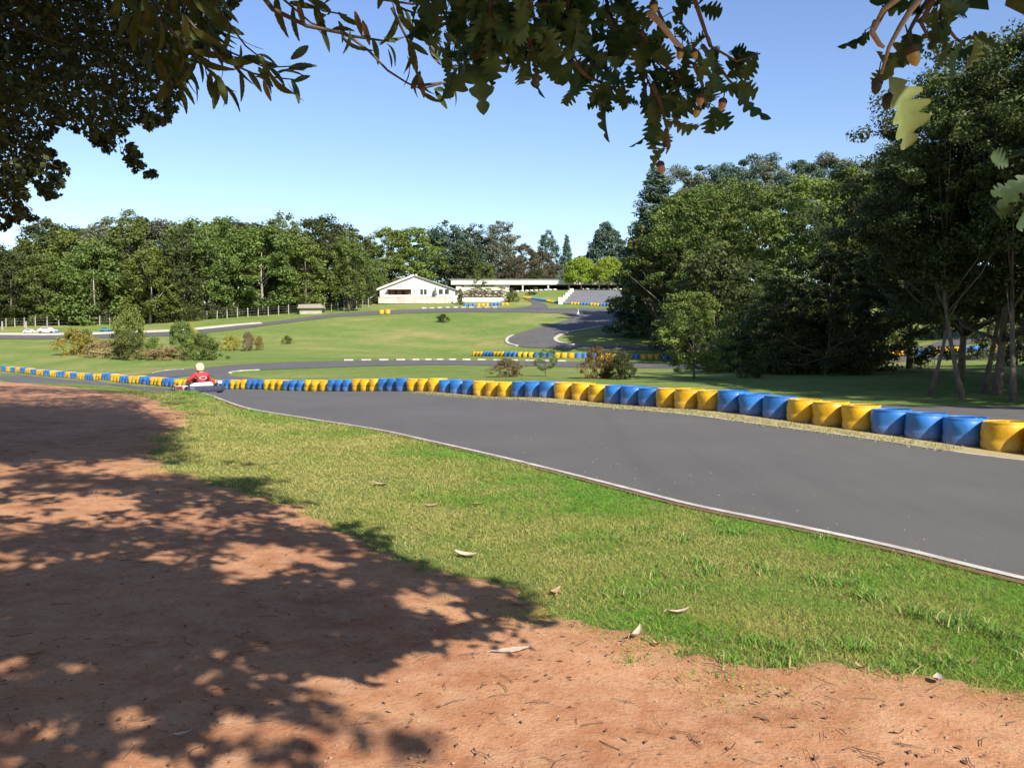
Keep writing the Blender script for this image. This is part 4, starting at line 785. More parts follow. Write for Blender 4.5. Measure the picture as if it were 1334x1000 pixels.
# paved slope and stepped wall
sl = [(740, 395.0), (812, 396.0)]
a0 = gp(731, 396.2); a1 = gp(822, 397.5); b0 = (at(748, 379, 184).x, 184); b1 = (at(812, 379, 184).x, 184)
NN = 30; V = []
for i in range(NN + 1):
    for j in range(NN + 1):
        t = i / NN; s = j / NN; A0 = np.array(a0) * (1 - t) + np.array(b0) * t; A1 = np.array(a1) * (1 - t) + np.array(b1) * t; P_ = A0 * (1 - s) + A1 * s; V.append((P_[0], P_[1], h1(P_[0], P_[1]) + .1))
I = np.arange((NN + 1) ** 2).reshape(NN + 1, -1); me = npmesh('paved_slope', V, np.stack([I[:-1, :-1].ravel(), I[:-1, 1:].ravel(), I[1:, 1:].ravel(), I[1:, :-1].ravel()], 1))
tag(link('paved_slope', me, None, simple('paving', (.15, .15, .155), .9, .12, .6), True), kind='structure')
stw = empty('stepped_wall', (a0[0], a0[1], h1(*a0))); tag(stw, 'white stepped wall climbing the left edge of the paved slope', 'wall')
for i in range(6):
    t = (i + .3) / 6; x = a0[0] + (b0[0] - a0[0]) * t - .3; y = a0[1] + (b0[1] - a0[1]) * t; z = h1(x, y)
    bx('step_block', x - a0[0] - .4, x - a0[0] + .4, y - a0[1] - 1.2, y - a0[1] + 1.2, z - h1(*a0) - .6, z - h1(*a0) + (1.1 if i == 0 else .6), M['wall_cream'], stw)
# small thatched shelter among the left trees
p = gp(403, 409.5); x, y = p; y += 1; o = empty('log_shed', (x, y, h1(x, y)), .1); tag(o, 'low grey brown plank shed under the left trees', 'shed'); m_ = y / F
bx('wall', -14 * m_, 14 * m_, 0, 3, -.2, 7.5 * m_, M['wood_grey'], o); mb = MB(); prism(mb, [(-17 * m_, 7 * m_), (17 * m_, 7.5 * m_), (13 * m_, 13 * m_), (-14 * m_, 12 * m_)], -.5, 3.4); mb.build('roof', M['thatch'], o)
for i, (px, py) in enumerate([(130, 421), (3, 424)]): pass
# post and wire fence
fx = empty('wire_fence', (0, 0, 0)); tag(fx, 'long post and wire fence along the foot of the left treeline', 'fence')
fp = [P2(p_) for p_ in [(-60, 427), (3, 426), (35, 426), (90, 424), (150, 423), (200, 420), (240, 417.5), (270, 416), (300, 414.5), (330, 412.5), (358, 410.5), (385, 409), (420, 406), (450, 403), (480, 400)]]
Q = resample(fp, 44); prev = None; wires = MB()
for x, y in Q:
    z = h1(x, y); hgt = R.uniform(1.35, 1.7); MB().tube([(x, y, z - .1), (x + R.uniform(-.05, .05), y, z + hgt)], [.09, .075], 7).build('post', M['bark_pale'], fx)
    if prev:
        for h_ in (.5, .95, 1.3): wires.tube([(prev[0], prev[1], prev[2] + h_), (x, y, z + h_)], .012, 4)
    prev = (x, y, z)
wires.build('wire', M['steel'], fx)
for i, px in enumerate([34, 3]):
    x, y = gp(px, 431 - i); o = MB().tube([(0, 0, 0), (0, 0, 1.35 - .1 * i)], [.14, .12], 9).lathe([(.13, 1.35 - .1 * i), (1e-5, 1.42 - .1 * i)], 9).build('wooden_post', M['bark_pale'], None); o.location = (x, y, h1(x, y)); tag(o, ['thick pale wooden post above the white vehicle', 'thick pale wooden post at the far left edge'][i], 'post')
# distant parked cars: bodies, cabins, wheels; they stand in a dip behind the gravel edge
def car(px, py, D, s, m, label, rz=0):
    x, y = gp(px, 434.2 if px < 100 else 432); z = h1(x, y); o = empty('parked_car', (x, y, z + .02), rz); o.scale = (s, s, s); tag(o, label, 'car', None)
    mb = MB(); prism(mb, [(-1.9, .3), (1.9, .3), (2.0, .55), (1.95, .8), (1.1, .92), (.55, 1.35), (-.9, 1.38), (-1.6, .95), (-1.98, .85), (-2.0, .5)], -.8, .8); mb.build('body', m, o, bevel=.08)
    for sx in (-1, 1): 
        mb = MB(); prism(mb, [(-1.35, .95), (.95, .95), (.5, 1.28), (-.85, 1.3)], sx * .8 - .01, sx * .8 + .012); mb.build('window', M['dark_glass'], o)
    for wx in (-1.25, 1.25):
        for wy in (-.75, .75): MB().lathe([(.18, -.1), (.3, -.1), (.31, 0), (.3, .1), (.18, .1)], 18, Matrix.Translation((wx, wy, .3)) @ Matrix.Rotation(math.pi / 2, 4, 'X')).build('wheel', M['black'], o, True)
car(39, 432.5, 131, .42, M['car_white'], 'small white vehicle below the wooden post, leftmost of three'); car(62, 432.5, 131, .62, M['car_white'], 'white vehicle second from the left behind the gravel edge'); car(72, 433, 130, .3, M['car_blue'], 'small blue vehicle touching the white one'); car(138, 431.5, 131, .42, M['car_teal'], 'small teal vehicle between the bushes at left')
# white marker in the shaded road
x, y = gp(753, 410.5); o = MB().lathe([(.28, 0), (.28, .06), (.16, .08), (.13, .5), (.05, .95), (1e-5, .97)], 12).build('marker_cone', M['white_plastic'], None, True); o.location = (x, y, h1(x, y) + .05); tag(o, 'small white cone at the roadside in the tree shadow', 'cone')
# ------------------------------------------------------------------ kart
KX, KD = -11.0, 31.0; KZ = h1(KX, KD) + .012; KR = rad(135)       # heading away to the left
kart = empty('racing_kart', (KX, KD, KZ), KR); kart.scale = (.9, .95, .95); tag(kart, 'red and white racing kart with dark rear bumper driving away on the asphalt', 'kart')
# local axes: +x forward, +y left
fr = MB()
for s in (-1, 1): fr.tube([(-.62, .32 * s, .09), (-.1, .34 * s, .07), (.35, .28 * s, .07), (.75, .2 * s, .09)], .016, 8)
fr.tube([(-.6, -.34, .09), (-.6, .34, .09)], .016, 8).tube([(.1, -.33, .07), (.1, .33, .07)], .016, 8).tube([(.62, -.42, .11), (.62, .42, .11)], .016, 8).build('frame', M['steel'], kart, True)
MB().box((.3, 0, .045), (.8, .5, .01)).build('floor_tray', M['black'], kart)
MB().tube([(-.52, -.52, .14), (-.52, .52, .14)], .02, 10).build('rear_axle', M['steel'], kart, True)
def wheel(x, y, r, w):
    T = Matrix.Translation((x, y, r)) @ Matrix.Rotation(math.pi / 2, 4, 'X')
    t = MB().lathe([(r * .55, -w / 2), (r * .85, -w / 2), (r * .97, -w * .4), (r, 0), (r * .97, w * .4), (r * .85, w / 2), (r * .55, w / 2)], 24, T).build('wheel', M['black'], kart, True)
    MB().lathe([(.03, -w * .3), (r * .3, -w * .42), (r * .54, -w * .46), (r * .54, w * .46), (r * .3, w * .42), (.03, w * .3)], 20, T).build('rim', M['steel'], t, True)
wheel(-.52, .60, .14, .19); wheel(-.52, -.60, .14, .19); wheel(.58, .55, .128, .13); wheel(.58, -.55, .128, .13)
def tubebox(name, pts, r, mat, flat=1.0, par=None):
    o = MB().tube(pts, r, 12).build(name, mat, par or kart, True); return o
# rear bumper: wide moulded plastic
mb = MB()
for (a, b) in (((-.80, -.68), (-.80, .68)),):
    pts = [(-.66, -.70), (-.77, -.66), (-.82, -.5), (-.82, .5), (-.77, .66), (-.66, .70)]
    V = []
    for x, y in pts:
        for dz, dx in ((.07, .03), (.06, -.02), (.13, -.05), (.24, -.04), (.285, 0), (.27, .05)): V.append((x + dx, y, dz))
    n = 6; f = [(i * n + k, (i + 1) * n + k, (i + 1) * n + (k + 1) % n, i * n + (k + 1) % n) for i in range(5) for k in range(n)] + [tuple(range(n)), tuple(5 * n + k for k in range(n - 1, -1, -1))]
    mb.add(V, f)
mb.build('rear_bumper', M['darkblue'], kart, bevel=.012)
# white bumper top panel with red corners
mb = MB(); prism(mb, [(-.62, .285), (.25, .285), (.26, .33), (.16, .42), (-.45, .40), (-.60, .34)], 0, .1)
o = mb.build('rear_panel', M['white_plastic'], kart, bevel=.02); o.rotation_euler = (0, 0, -math.pi / 2); o.location = (-.78, 0, 0)
for s in (-1, 1):
    m2 = MB(); prism(m2, [(-.42, .08), (.42, .08), (.48, .16), (.40, .26), (-.3, .30), (-.45, .2)], -.09, .09); sp = m2.build('side_pod', M['white_plastic'], kart, bevel=.025); sp.location = (.02, s * .58, 0)
    m3 = MB(); prism(m3, [(-.30, .16), (.36, .16), (.34, .24), (-.22, .27)], -.012, .012); q_ = m3.build('stripe', M['red_plastic'], sp, bevel=.004); q_.location = (0, s * .098, 0)
# engine and exhaust on driver's right, radiator left
en = MB().box((-.28, -.36, .2), (.24, .2, .2)); [en.box((-.28, -.36, .32 + .025 * i), (.17, .17, .012)) for i in range(6)]; en.build('engine', M['steel'], kart, bevel=.006)
MB().tube([(-.3, -.45, .25), (-.45, -.5, .3), (-.66, -.42, .33), (-.74, -.2, .33)], [.03, .05, .06, .03], 10).build('exhaust', M['black'], kart, True)
MB().box((-.42, -.36, .42), (.2, .16, .16)).build('air_box', M['red_plastic'], kart, bevel=.02)
MB().lathe([(.05, 0), (.085, .02), (.085, .1), (.05, .12)], 14, Matrix.Translation((-.62, -.57, .33))).build('filter', M['white_plastic'], kart, True)
MB().box((-.28, .42, .26), (.06, .26, .3)).build('radiator', M['black'], kart, bevel=.01)
# seat shell
V = []; prof = [(.12, .10), (-.12, .075), (-.30, .10), (-.38, .20), (-.43, .36)]
for x, z in prof:
    for k in range(7):
        a = (k - 3) / 3; V.append((x + .09 * a * a, .19 * a, z + .13 * a * a))
MB().add(V, [(i * 7 + k, i * 7 + k + 1, (i + 1) * 7 + k + 1, (i + 1) * 7 + k) for i in range(4) for k in range(6)]).build('seat', M['black'], kart, True).modifiers.new('s', 'SOLIDIFY').thickness = .015
MB().tube([(.62, 0, .12), (.42, 0, .36)], .012, 8).build('steering_column', M['steel'], kart, True)
T = Matrix.Translation((.40, 0, .42)) @ Matrix.Rotation(rad(-48), 4, 'Y')
ring = [T @ Vector((.15 * math.cos(a), .15 * math.sin(a), 0)) for a in np.linspace(0, 2 * math.pi, 25)]
MB().tube(ring, .014, 8, False).tube([T @ Vector((0, -.14, 0)), T @ Vector((0, .14, 0))], .01, 6).build('steering_wheel', M['black'], kart, True)
m2 = MB(); prism(m2, [(.42, .16), (.90, .1), (1.0, .14), (.98, .2), (.80, .26), (.55, .52), (.50, .50)], -.17, .17); m2.build('front_fairing', M['red_plastic'], kart, bevel=.03)
m2 = MB(); prism(m2, [(-.55, .06), (.55, .06), (.6, .12), (.52, .2), (-.52, .2), (-.6, .12)], -.1, .1); o = m2.build('front_bumper', M['darkblue'], kart, bevel=.03); o.rotation_euler = (0, 0, math.pi / 2); o.location = (.98, 0, 0)
# ------------------------------------------------------------------ driver (kart-local pose, own top-level thing)
drv = empty('person', (KX, KD, KZ - .05), KR); drv.scale = (.98, 1.12, 1.0); tag(drv, 'person in red racing overalls and pale yellow helmet seated in the kart, seen from behind', 'person')
def skin(name, verts, edges, mat, parent, root=0, sub=2):
    me = bpy.data.meshes.new(name); me.from_pydata([v_[:3] for v_ in verts], edges, []); o = link(name, me, parent, None)
    s = o.modifiers.new('skin', 'SKIN'); s.use_smooth_shade = True; me.skin_vertices or None
    if not me.skin_vertices: bpy.context.view_layer.update()
    for i, v_ in enumerate(verts):
        r_ = v_[3]; me.skin_vertices[0].data[i].radius = (r_ if isinstance(r_, tuple) else (r_, r_))
    me.skin_vertices[0].data[root].use_root = True
    m_ = o.modifiers.new('sub', 'SUBSURF'); m_.levels = sub; m_.render_levels = sub; me.materials.append(mat); return o
def bodyv(g_=0):
    V = [(-.22, 0, .22, (.15 + g_, .11 + g_)), (-.27, 0, .36, (.145 + g_, .11 + g_)), (-.31, 0, .52, (.155 + g_, .11 + g_)), (-.31, 0, .66, (.17 + g_, .105 + g_)), (-.27, 0, .745, (.10 + g_, .085 + g_)), (-.25, 0, .80, .06 + g_ * .3), (-.235, .01, .86, .065)]
    E_ = [(0, 1), (1, 2), (2, 3), (3, 4), (4, 5), (5, 6)]
    for s in (-1, 1):
        b_ = len(V); V += [(-.29, .17 * s, .715, .072 + g_), (-.20, .28 * s, .58 , .058 + g_), (-.10, .33 * s, .47, .05 + g_), (.10, .27 * s, .46, .043 + g_), (.30, .17 * s, .50, .032 + g_)]
        E_ += [(3, b_), (b_, b_ + 1), (b_ + 1, b_ + 2), (b_ + 2, b_ + 3), (b_ + 3, b_ + 4)]
        b_ = len(V); V += [(-.14, .12 * s, .19, .095 + g_), (.14, .20 * s, .30, .08 + g_), (.32, .22 * s, .36, .065 + g_), (.52, .19 * s, .22, .055 + g_), (.70, .15 * s, .12, .04 + g_), (.78, .15 * s, .13, .035)]
        E_ += [(0, b_)] + [(b_ + i, b_ + i + 1) for i in range(5)]
    return V, E_
skin('body', *bodyv(-.012), M['skin'], drv)
vv, ee = bodyv(.008); keep = [i for i in range(len(vv)) if i not in (5, 6, 17, 23)]
mp_ = {o_: n_ for n_, o_ in enumerate(keep)}
skin('racing_overalls', [vv[i] for i in keep], [(mp_[a], mp_[b]) for a, b in ee if a in mp_ and b in mp_], M['red_cloth'], drv)
for s in (-1, 1):
    gv = [(.30, .17 * s, .50, .034), (.345, .155 * s, .49, .04)]; ge = [(0, 1)]
    for k in range(4):
        b_ = len(gv); yy_ = .155 * s; zz_ = .52 - .022 * k; gv += [(.37, yy_ + .005 * s, zz_, .0105), (.41, yy_ - .01 * s, zz_ - .004, .0095), (.42, yy_ - .035 * s, zz_ - .008, .0085), (.395, yy_ - .048 * s, zz_ - .008, .008)]; ge += [(1, b_), (b_, b_ + 1), (b_ + 1, b_ + 2), (b_ + 2, b_ + 3)]
    b_ = len(gv); gv += [(.355, .135 * s, .525, .012), (.375, .118 * s, .535, .010)]; ge += [(1, b_), (b_, b_ + 1)]
    skin('glove', gv, ge, M['black'], drv, 0, 1)
    bo = MB().ell((.76, .15 * s, .12), (.11, .045, .05), 10).build('shoe', M['black'], drv, True)
hm = MB(); hm.lathe([(1e-5, .17), (.055, .163), (.10, .135), (.13, .085), (.14, .02), (.137, -.04), (.125, -.09), (.108, -.12), (.09, -.125)][::-1], 28, Matrix.Translation((-.22, .015, .94)) @ Matrix.Rotation(rad(8), 4, 'Y') @ Matrix.Diagonal((1.12, .95, 1.0, 1))); he = hm.build('helmet', M['helmet'], drv, True)
V = []; 
for zz_ in (-.03, .065):
    for k in range(13):
        a = rad(-75 + 150 * k / 12); V.append((-.22 + 1.12 * .147 * math.cos(a) + .01, .015 + .14 * math.sin(a), .94 + zz_))
MB().add(V, [(k, k + 1, 13 + k + 1, 13 + k) for k in range(12)]).build('visor', M['visor'], he, True)
MB().ell((-.215, .015, .80), (.085, .08, .05), 10).build('neck_brace', M['black'], drv, True)
# printed oval on the back of the overalls
def backpt(yy_, zz_): return (-.31 - .125 * math.sqrt(max(.05, 1 - (yy_ / .24) ** 2)) - .012, yy_, zz_)
V = []; f = []; nn_ = 36
for k in range(nn_):
    a = 2 * math.pi * k / nn_
    for r_ in (1.0, .78): V.append(backpt(.125 * r_ * math.cos(a), .585 + .058 * (r_ if r_ == 1 else .72) * math.sin(a)))
em = MB().add(V, [(2 * k, 2 * k + 1, 2 * ((k + 1) % nn_) + 1, 2 * ((k + 1) % nn_)) for k in range(nn_)]).build('back_emblem', M['pink_print'], drv)
mb = MB()
for k, (y0, hh_) in enumerate([(-.075, .03), (-.045, .04), (-.015, .028), (.015, .036), (.045, .03), (.072, .038)]):
    c = backpt(-y0, .585); mb.box((c[0] + .003, c[1], c[2]), (.006, .021, hh_))
mb.build('print', M['dark_print'], em)
# ------------------------------------------------------------------ foreground foliage
def oak_outline(rng, L_=.11):
    out = []; sin_ = [.22, .43, .63, .82]; sin_ = [a + rng.uniform(-.025, .025) for a in sin_]; dep = [rng.uniform(.45, .72) for _ in sin_]
    for t in np.linspace(0, 1, 33):
        env = .40 * math.sin(math.pi * min(1, t) ** 1.25) ** .62 if 0 < t < 1 else 0
        c = max(d_ * math.exp(-((t - a) / .042) ** 2) for a, d_ in zip(sin_, dep)); w = env * (1 - c) * rng.uniform(.96, 1.04)
        out.append((t * L_, max(.006 if t < 1 else 0, w) * L_))
    return out
def lance_outline(L_=.16):
    t = np.linspace(0, 1, 15); return [(a * L_, L_ * (.125 * math.sin(math.pi * a ** .85) ** .8 + (.012 if i % 2 else 0)) if 0 < a < 1 else 0) for i, a in enumerate(t)]
def leafgeo(outl, curl, fold):
    V = []; f = []
    L_ = outl[-1][0]
    for x, w in outl:
        z = -curl * x * x / L_; V += [(x + .38 * w, -w, z + fold * w), (x, 0, z), (x + .38 * w, w, z + fold * w)]
    for i in range(len(outl) - 1): f += [(3 * i, 3 * i + 1, 3 * i + 4, 3 * i + 3), (3 * i + 1, 3 * i + 2, 3 * i + 5, 3 * i + 4)]
    return np.array(V), f
class LeafBatch:
    def __init__(s): s.V = []; s.F = []; s.n = 0
    def put(s, geo, p, d, nrm, sc=1.0):
        V, f = geo; d = Vector(d).normalized(); nrm = Vector(nrm); nrm = (nrm - d * nrm.dot(d)).normalized(); w = nrm.cross(d)
        Rm = np.array([d, w, nrm]); P = (V * sc) @ Rm + np.array(p); s.V.append(P); s.F += [tuple(i + s.n for i in q) for q in f]; s.n += len(V)
    def build(s, name, mat, parent):
        me = bpy.data.meshes.new(name); me.from_pydata([tuple(v_) for v_ in np.concatenate(s.V)], [], s.F); me.update(); return link(name, me, parent, mat, True)
r2 = np.random.default_rng(21)
oak_geos = [leafgeo(oak_outline(r2), r2.uniform(-.6, 1.5), r2.uniform(-.6, .8)) for _ in range(14)]
lance_geos = [leafgeo(lance_outline(), r2.uniform(.1, .8), r2.uniform(-.1, .5)) for _ in range(6)]
OT = empty('oak_tree', (-3.2, -3.4, 0)); tag(OT, 'large oak overhead whose dark lobed leaves and acorns hang into the top of the view', 'tree')
O0 = Vector((-3.2, -3.4, 0))
trunk = MB()
tp = [Vector((0, 0, -.1)), Vector((.05, .02, .7)), Vector((.12, .1, 2)), Vector((.2, .2, 3.4)), Vector((.15, .4, 5)), Vector((.3, .6, 7)), Vector((.2, .7, 9.5))]
trunk.tube(tp, [.52, .40, .36, .33, .26, .18, .08], 16)
# --- hanging sprays: leaves placed round twigs at their true distance
sprays = LeafBatch(); twg = MB(); acorns = []
def spray(poly, D, nleaf, size, spread=14, droop=.55, geos=oak_geos, lb=None, mb=None, tw=.004, dvar=.25):
    """poly: twig course in the view (px,py); leaves grow along it"""
    lb = lb or sprays; mb = mb or twg
    P = [at(px, py, D + dd) for (px, py), dd in zip(poly, np.linspace(0, dvar, len(poly)))]
    mb.tube(P, list(np.linspace(tw * 1.6, tw * .5, len(P))), 6)
    for i in range(nleaf):
        t = r2.uniform(0, 1) ** .8 * (len(P) - 1); k = min(int(t), len(P) - 2); base = P[k].lerp(P[k + 1], t - k); m = D / F * spread
        base = base + Vector((r2.normal(0, m), r2.normal(0, m * 2.2), r2.normal(0, m * .8)))
        tang = (P[k + 1] - P[k]).normalized()
        d = Vector((r2.normal(0, .8), r2.normal(0, .6), r2.normal(0, .6) - droop * .7)) + tang * .45; d.normalize()
        nrm = Vector((r2.normal(0, .6), r2.normal(-.55, .7), r2.normal(.35, .6)))
        lb.put(geos[r2.integers(len(geos))], base, d, nrm, size * r2.uniform(.5, 1.15))
        j = base - d * .02; mb.tube([P[k].lerp(P[k + 1], t - k), (P[k].lerp(P[k + 1], t - k) + base) / 2 + Vector((0, 0, .004)), base], .0012, 4)
def acorn(px, py, D, mat, tilt=0, s=1.0, stalk=.04, up=True):
    acorns.append((at(px, py, D), mat, tilt, s, stalk))
# centre oak mass
DD = 2.15
for poly, n in [([(560, -60), (590, -10), (600, 30), (590, 75)], 26), ([(610, -60), (640, 0), (640, 40), (615, 85)], 30), ([(660, -70), (690, 0), (700, 40), (680, 70)], 34), ([(720, -60), (740, 0), (735, 50), (760, 95)], 36), ([(760, -60), (790, 0), (800, 45), (795, 90)], 32),
                ([(540, -50), (560, -10), (575, 20)], 16), ([(640, -60), (620, -20), (600, 10)], 22), ([(700, -60), (720, -20), (760, 10)], 26), ([(800, -60), (815, -20), (822, 20), (835, 60)], 16), ([(790, 20), (815, 60), (840, 95), (850, 120)], 24),
                ([(835, 40), (860, 80), (885, 100), (905, 130)], 26), ([(845, -40), (850, 0), (870, 40), (890, 62)], 7), ([(880, -60), (905, 0), (915, 30), (925, 60), (960, 80), (990, 70)], 11), ([(915, 60), (935, 85), (950, 105), (968, 120)], 12), ([(850, 110), (862, 140), (868, 165), (872, 180)], 13), ([(868, 170), (872, 190), (868, 200)], 3), ([(905, 85), (915, 110), (920, 140)], 12),
                ([(680, 50), (700, 62), (720, 60)], 14), ([(745, 80), (765, 100), (790, 110), (800, 130)], 16), ([(930, -50), (925, -10), (905, 10)], 4)]:
    spray(poly, DD + r2.uniform(-.15, .25), int(n * (1.15 if poly[0][0] < 780 else .95)), .72 if poly[0][0] < 780 else .66, spread=11 if poly[0][0] < 780 else 8)
# right-hand oak spray
for poly, n in [([(1235, -60), (1215, -10), (1190, 30), (1170, 70), (1160, 100)], 9), ([(1250, -50), (1230, -5), (1225, 25), (1245, 50), (1262, 62)], 8), ([(1190, -40), (1165, -5), (1150, 20), (1140, 40)], 4), ([(1215, 0), (1200, 30), (1215, 60)], 6)]:
    spray(poly, 1.75 + r2.uniform(-.1, .15), n, .62, spread=7, droop=.35)
pb = LeafBatch(); pb.put(oak_geos[1], at(1158, 100, 1.62), at(1196, 145, 1.6) - at(1158, 100, 1.62), (.1, -1, .15), 1.0); pb.put(oak_geos[4], at(1268, 45, 1.7), (.25, 0, -1), (.9, -.6, .1), .5)
rb = LeafBatch()
for px, py, dx, dz in ((1292, 215, -.8, .15), (1330, 205, -.7, .5), (1310, 245, -1, -.2), (1300, 268, -.8, -.6), (1325, 262, -.7, -.8), (1334, 235, -.9, .1), (1342, 280, -.6, -.8), (1322, 228, -.9, -.3), (1338, 250, -.4, -1), (1350, 215, -1, 0)): rb.put(oak_geos[r2.integers(14)], at(px + 22, py, 2.2 + r2.uniform(-.1, .2)), (dx, r2.normal(0, .5), dz), (r2.normal(0, .5), -.8, r2.uniform(0, 1)), r2.uniform(.45, .75))
rtw = MB().tube([at(1420, 150, 2.3), at(1380, 200, 2.3), at(1345, 235, 2.25), at(1318, 258, 2.2)], [.006, .005, .004, .002], 6)
rtw.v = [tuple(Vector(p_) - O0) for p_ in rtw.v]; rtw.build('right_twig', M['twig'], OT, True)
# trunk -> limbs carrying the sprays (above the frame)
limbs = MB(); LMP = []
for P in [[(-2.95, -3.1, 3.6), (-1.6, -1.2, 3.5), (-.5, .8, 3.05), (.05, 1.9, 2.75), (.45, 2.4, 2.62)], [(-3.0, -3.0, 3.2), (-1.2, -1.9, 3.1), (.4, -.2, 2.85), (.95, 1.2, 2.5), (1.0, 1.75, 2.32)], [(-.5, .8, 3.05), (-.35, 1.7, 2.85), (-.2, 2.2, 2.66)], [(.95, 1.2, 2.5), (1.6, 1.9, 2.5), (1.75, 2.3, 2.2), (1.55, 2.35, 1.98), (1.42, 2.35, 1.92)]]:
    Pj = [Vector(P[0])]
    for a_, b_ in zip(P[:-1], P[1:]):
        for t in (.33, .66, 1): q_ = Vector(a_).lerp(Vector(b_), t) + (Vector((r2.normal(0, .05), r2.normal(0, .05), r2.normal(0, .04))) if t < 1 else Vector()); Pj.append(q_)
    limbs.tube([p_ - O0 for p_ in Pj], list(np.linspace(.022 if len(P) > 3 else .012, .005, len(Pj))), 9); LMP += [p_ for p_ in Pj if topix(p_)[1] < -60 or p_.y < .3]
lb_off = LeafBatch
# ------------------------------------------------------------------ canopy: clumps whose shadows dapple the path
SH = [(90,678,120,11,.75),(60,712,100,10,.85),(190,694,60,8,.7),(110,592,130,8,.8),(70,566,130,9,.9),(30,650,60,12,.9),(20,960,50,22,.8),(110,935,70,22,.8),(140,800,160,70,1),(60,870,80,60,1),(200,870,80,45,.9),(240,790,60,40,.9),(100,740,110,14,.9),(230,745,60,15,.8),(300,655,90,14,1),(400,700,90,18,1),(480,740,80,16,1),(560,760,80,10,.9),(640,775,50,8,.8),(60,600,80,10,.8),(140,630,160,12,.9),(100,515,140,8,1),(170,530,90,7,.8),(80,540,120,10,1),(250,640,100,12,.9),(90,512,130,9,1),(60,530,130,10,1),(180,545,80,7,.8),(40,556,80,8,1),(110,578,100,6,.6),(40,590,60,10,.7),(230,598,45,5,.8),(320,603,25,3,.5),(60,625,100,15,1),(180,640,90,14,1),(290,633,60,12,1),(350,628,35,8,.8),(370,672,40,4,.6),(260,665,80,12,1),(350,695,70,14,1),(440,712,80,16,1),(520,735,60,16,.9),(600,765,55,10,.8),(680,778,35,6,.8),(500,760,50,18,.8),(400,750,50,12,.5),(530,810,30,8,.5),(60,700,60,7,.6),(150,720,80,8,.5),(60,760,90,20,1),(190,770,80,25,1),(100,830,130,40,1),(250,830,60,40,1),(330,800,35,12,.7),(370,855,50,24,1),(320,900,50,25,.8),(60,910,90,25,.9),(200,900,80,25,.8),(400,930,50,22,.8),(480,960,60,20,.9),(250,965,60,20,.6),(130,970,40,15,.5),(360,980,60,20,.6),(20,985,30,12,.4)]
rc_ = np.random.default_rng(33); CC = []; CRr = []
def ground0(px, py):
    r = ray(px, py); r = r / r[1]; t = CAMZ / -r[2]; return r[0] * t, t
for cx_, cy_, rx_, ry_, dn in SH:
    x0, y0 = ground0(cx_ - rx_, cy_); x1, _ = ground0(cx_ + rx_, cy_); _, ya = ground0(cx_, cy_ + ry_); _, yb = ground0(cx_, cy_ - ry_)
    area = abs(x1 - x0) * abs(yb - ya) * .8; cr = .12 if y0 < 6 else (.17 if y0 < 12 else .32); n = max(2, int(dn * dn * area / (cr * cr * 1.55)))
    for i in range(n):
        for tr in range(30):
            a = rc_.uniform(0, 6.28); q_ = math.sqrt(rc_.uniform()); u_, v_ = ground0(cx_ + rx_ * q_ * math.cos(a), cy_ + ry_ * q_ * math.sin(a))
            z = rc_.uniform(2.7, 5.5) if v_ < 9 else rc_.uniform(4.5, 11); p_ = (u_ - SHX * z, v_ - SHY * z, z); X_, Y_ = topix(p_)
            if not (-150 < X_ < 1484 and Y_ > -70 * (3 / max(p_[1], 1)) - 40): CC.append(p_); CRr.append(cr); break
for i in range(150):     # rest of the crown, shading ground outside the view
    u_, v_ = rc_.uniform(-11, -3.2), rc_.uniform(-3, 4.5); z = rc_.uniform(4, 10); CC.append((u_ - SHX * z, v_ - SHY * z, z)); CRr.append(.45)
for tgt, k_, zl, rad_ in [((x_, 2.2, 2.35), 13, 3.6, .25) for x_ in np.linspace(-.45, .7, 10)] + [((x_, 3.4, 2.9), 8, 4.6, .3) for x_ in np.linspace(-2.0, -.3, 8)]:  # unseen clumps added sunward of the hanging sprays to keep them dark
    for i in range(k_):
        z = zl + rc_.uniform(0, 1.6); h_ = z - tgt[2]; CC.append((tgt[0] - SHX * h_ + rc_.normal(0, .2), tgt[1] - SHY * h_ + rc_.normal(0, .25), z)); CRr.append(rad_)
for p_ in LMP:  # unseen clumps added along the limbs to make their shadow leafy
    for k_ in range(5): CC.append((p_.x + rc_.normal(0, .12), p_.y + rc_.normal(0, .12), p_.z + abs(rc_.normal(0, .1)))); CRr.append(.12)
HCC = []
for i in range(800):      # unseen high clumps, added sunward to shade the upper-left tree
    X_, Y_ = rc_.uniform(-200, 300), rc_.uniform(-60, 260); t_ = at(X_, Y_, rc_.uniform(8, 12)); z = rc_.uniform(8.5, 13); h_ = z - t_.z; p_ = (t_.x - SHX * h_, t_.y - SHY * h_, z); a_, b_2 = topix(p_)
    if p_[1] < .1 or b_2 < -260: HCC.append(p_)
CC = np.array(CC); CRr = np.array(CRr); print('canopy clumps', len(CC))
V, Fq = leafquads(CC, CRr * 1.1, 15, .135, rc_, squash=.8, aspect=.62); V = V - np.array(O0)
V2, F2 = leafquads(np.array(HCC), .55, 55, .17, rc_, squash=.8, aspect=.62); V2 = V2 - np.array(O0); Fq = np.concatenate([Fq, F2 + len(V)]); V = np.concatenate([V, V2])
link('canopy', npmesh('canopy', V, Fq), OT, M['leaf_oak'])  # oak crown together with the unseen clumps added for shade
cen = CC[rc_.choice(len(CC), 15, replace=False)]
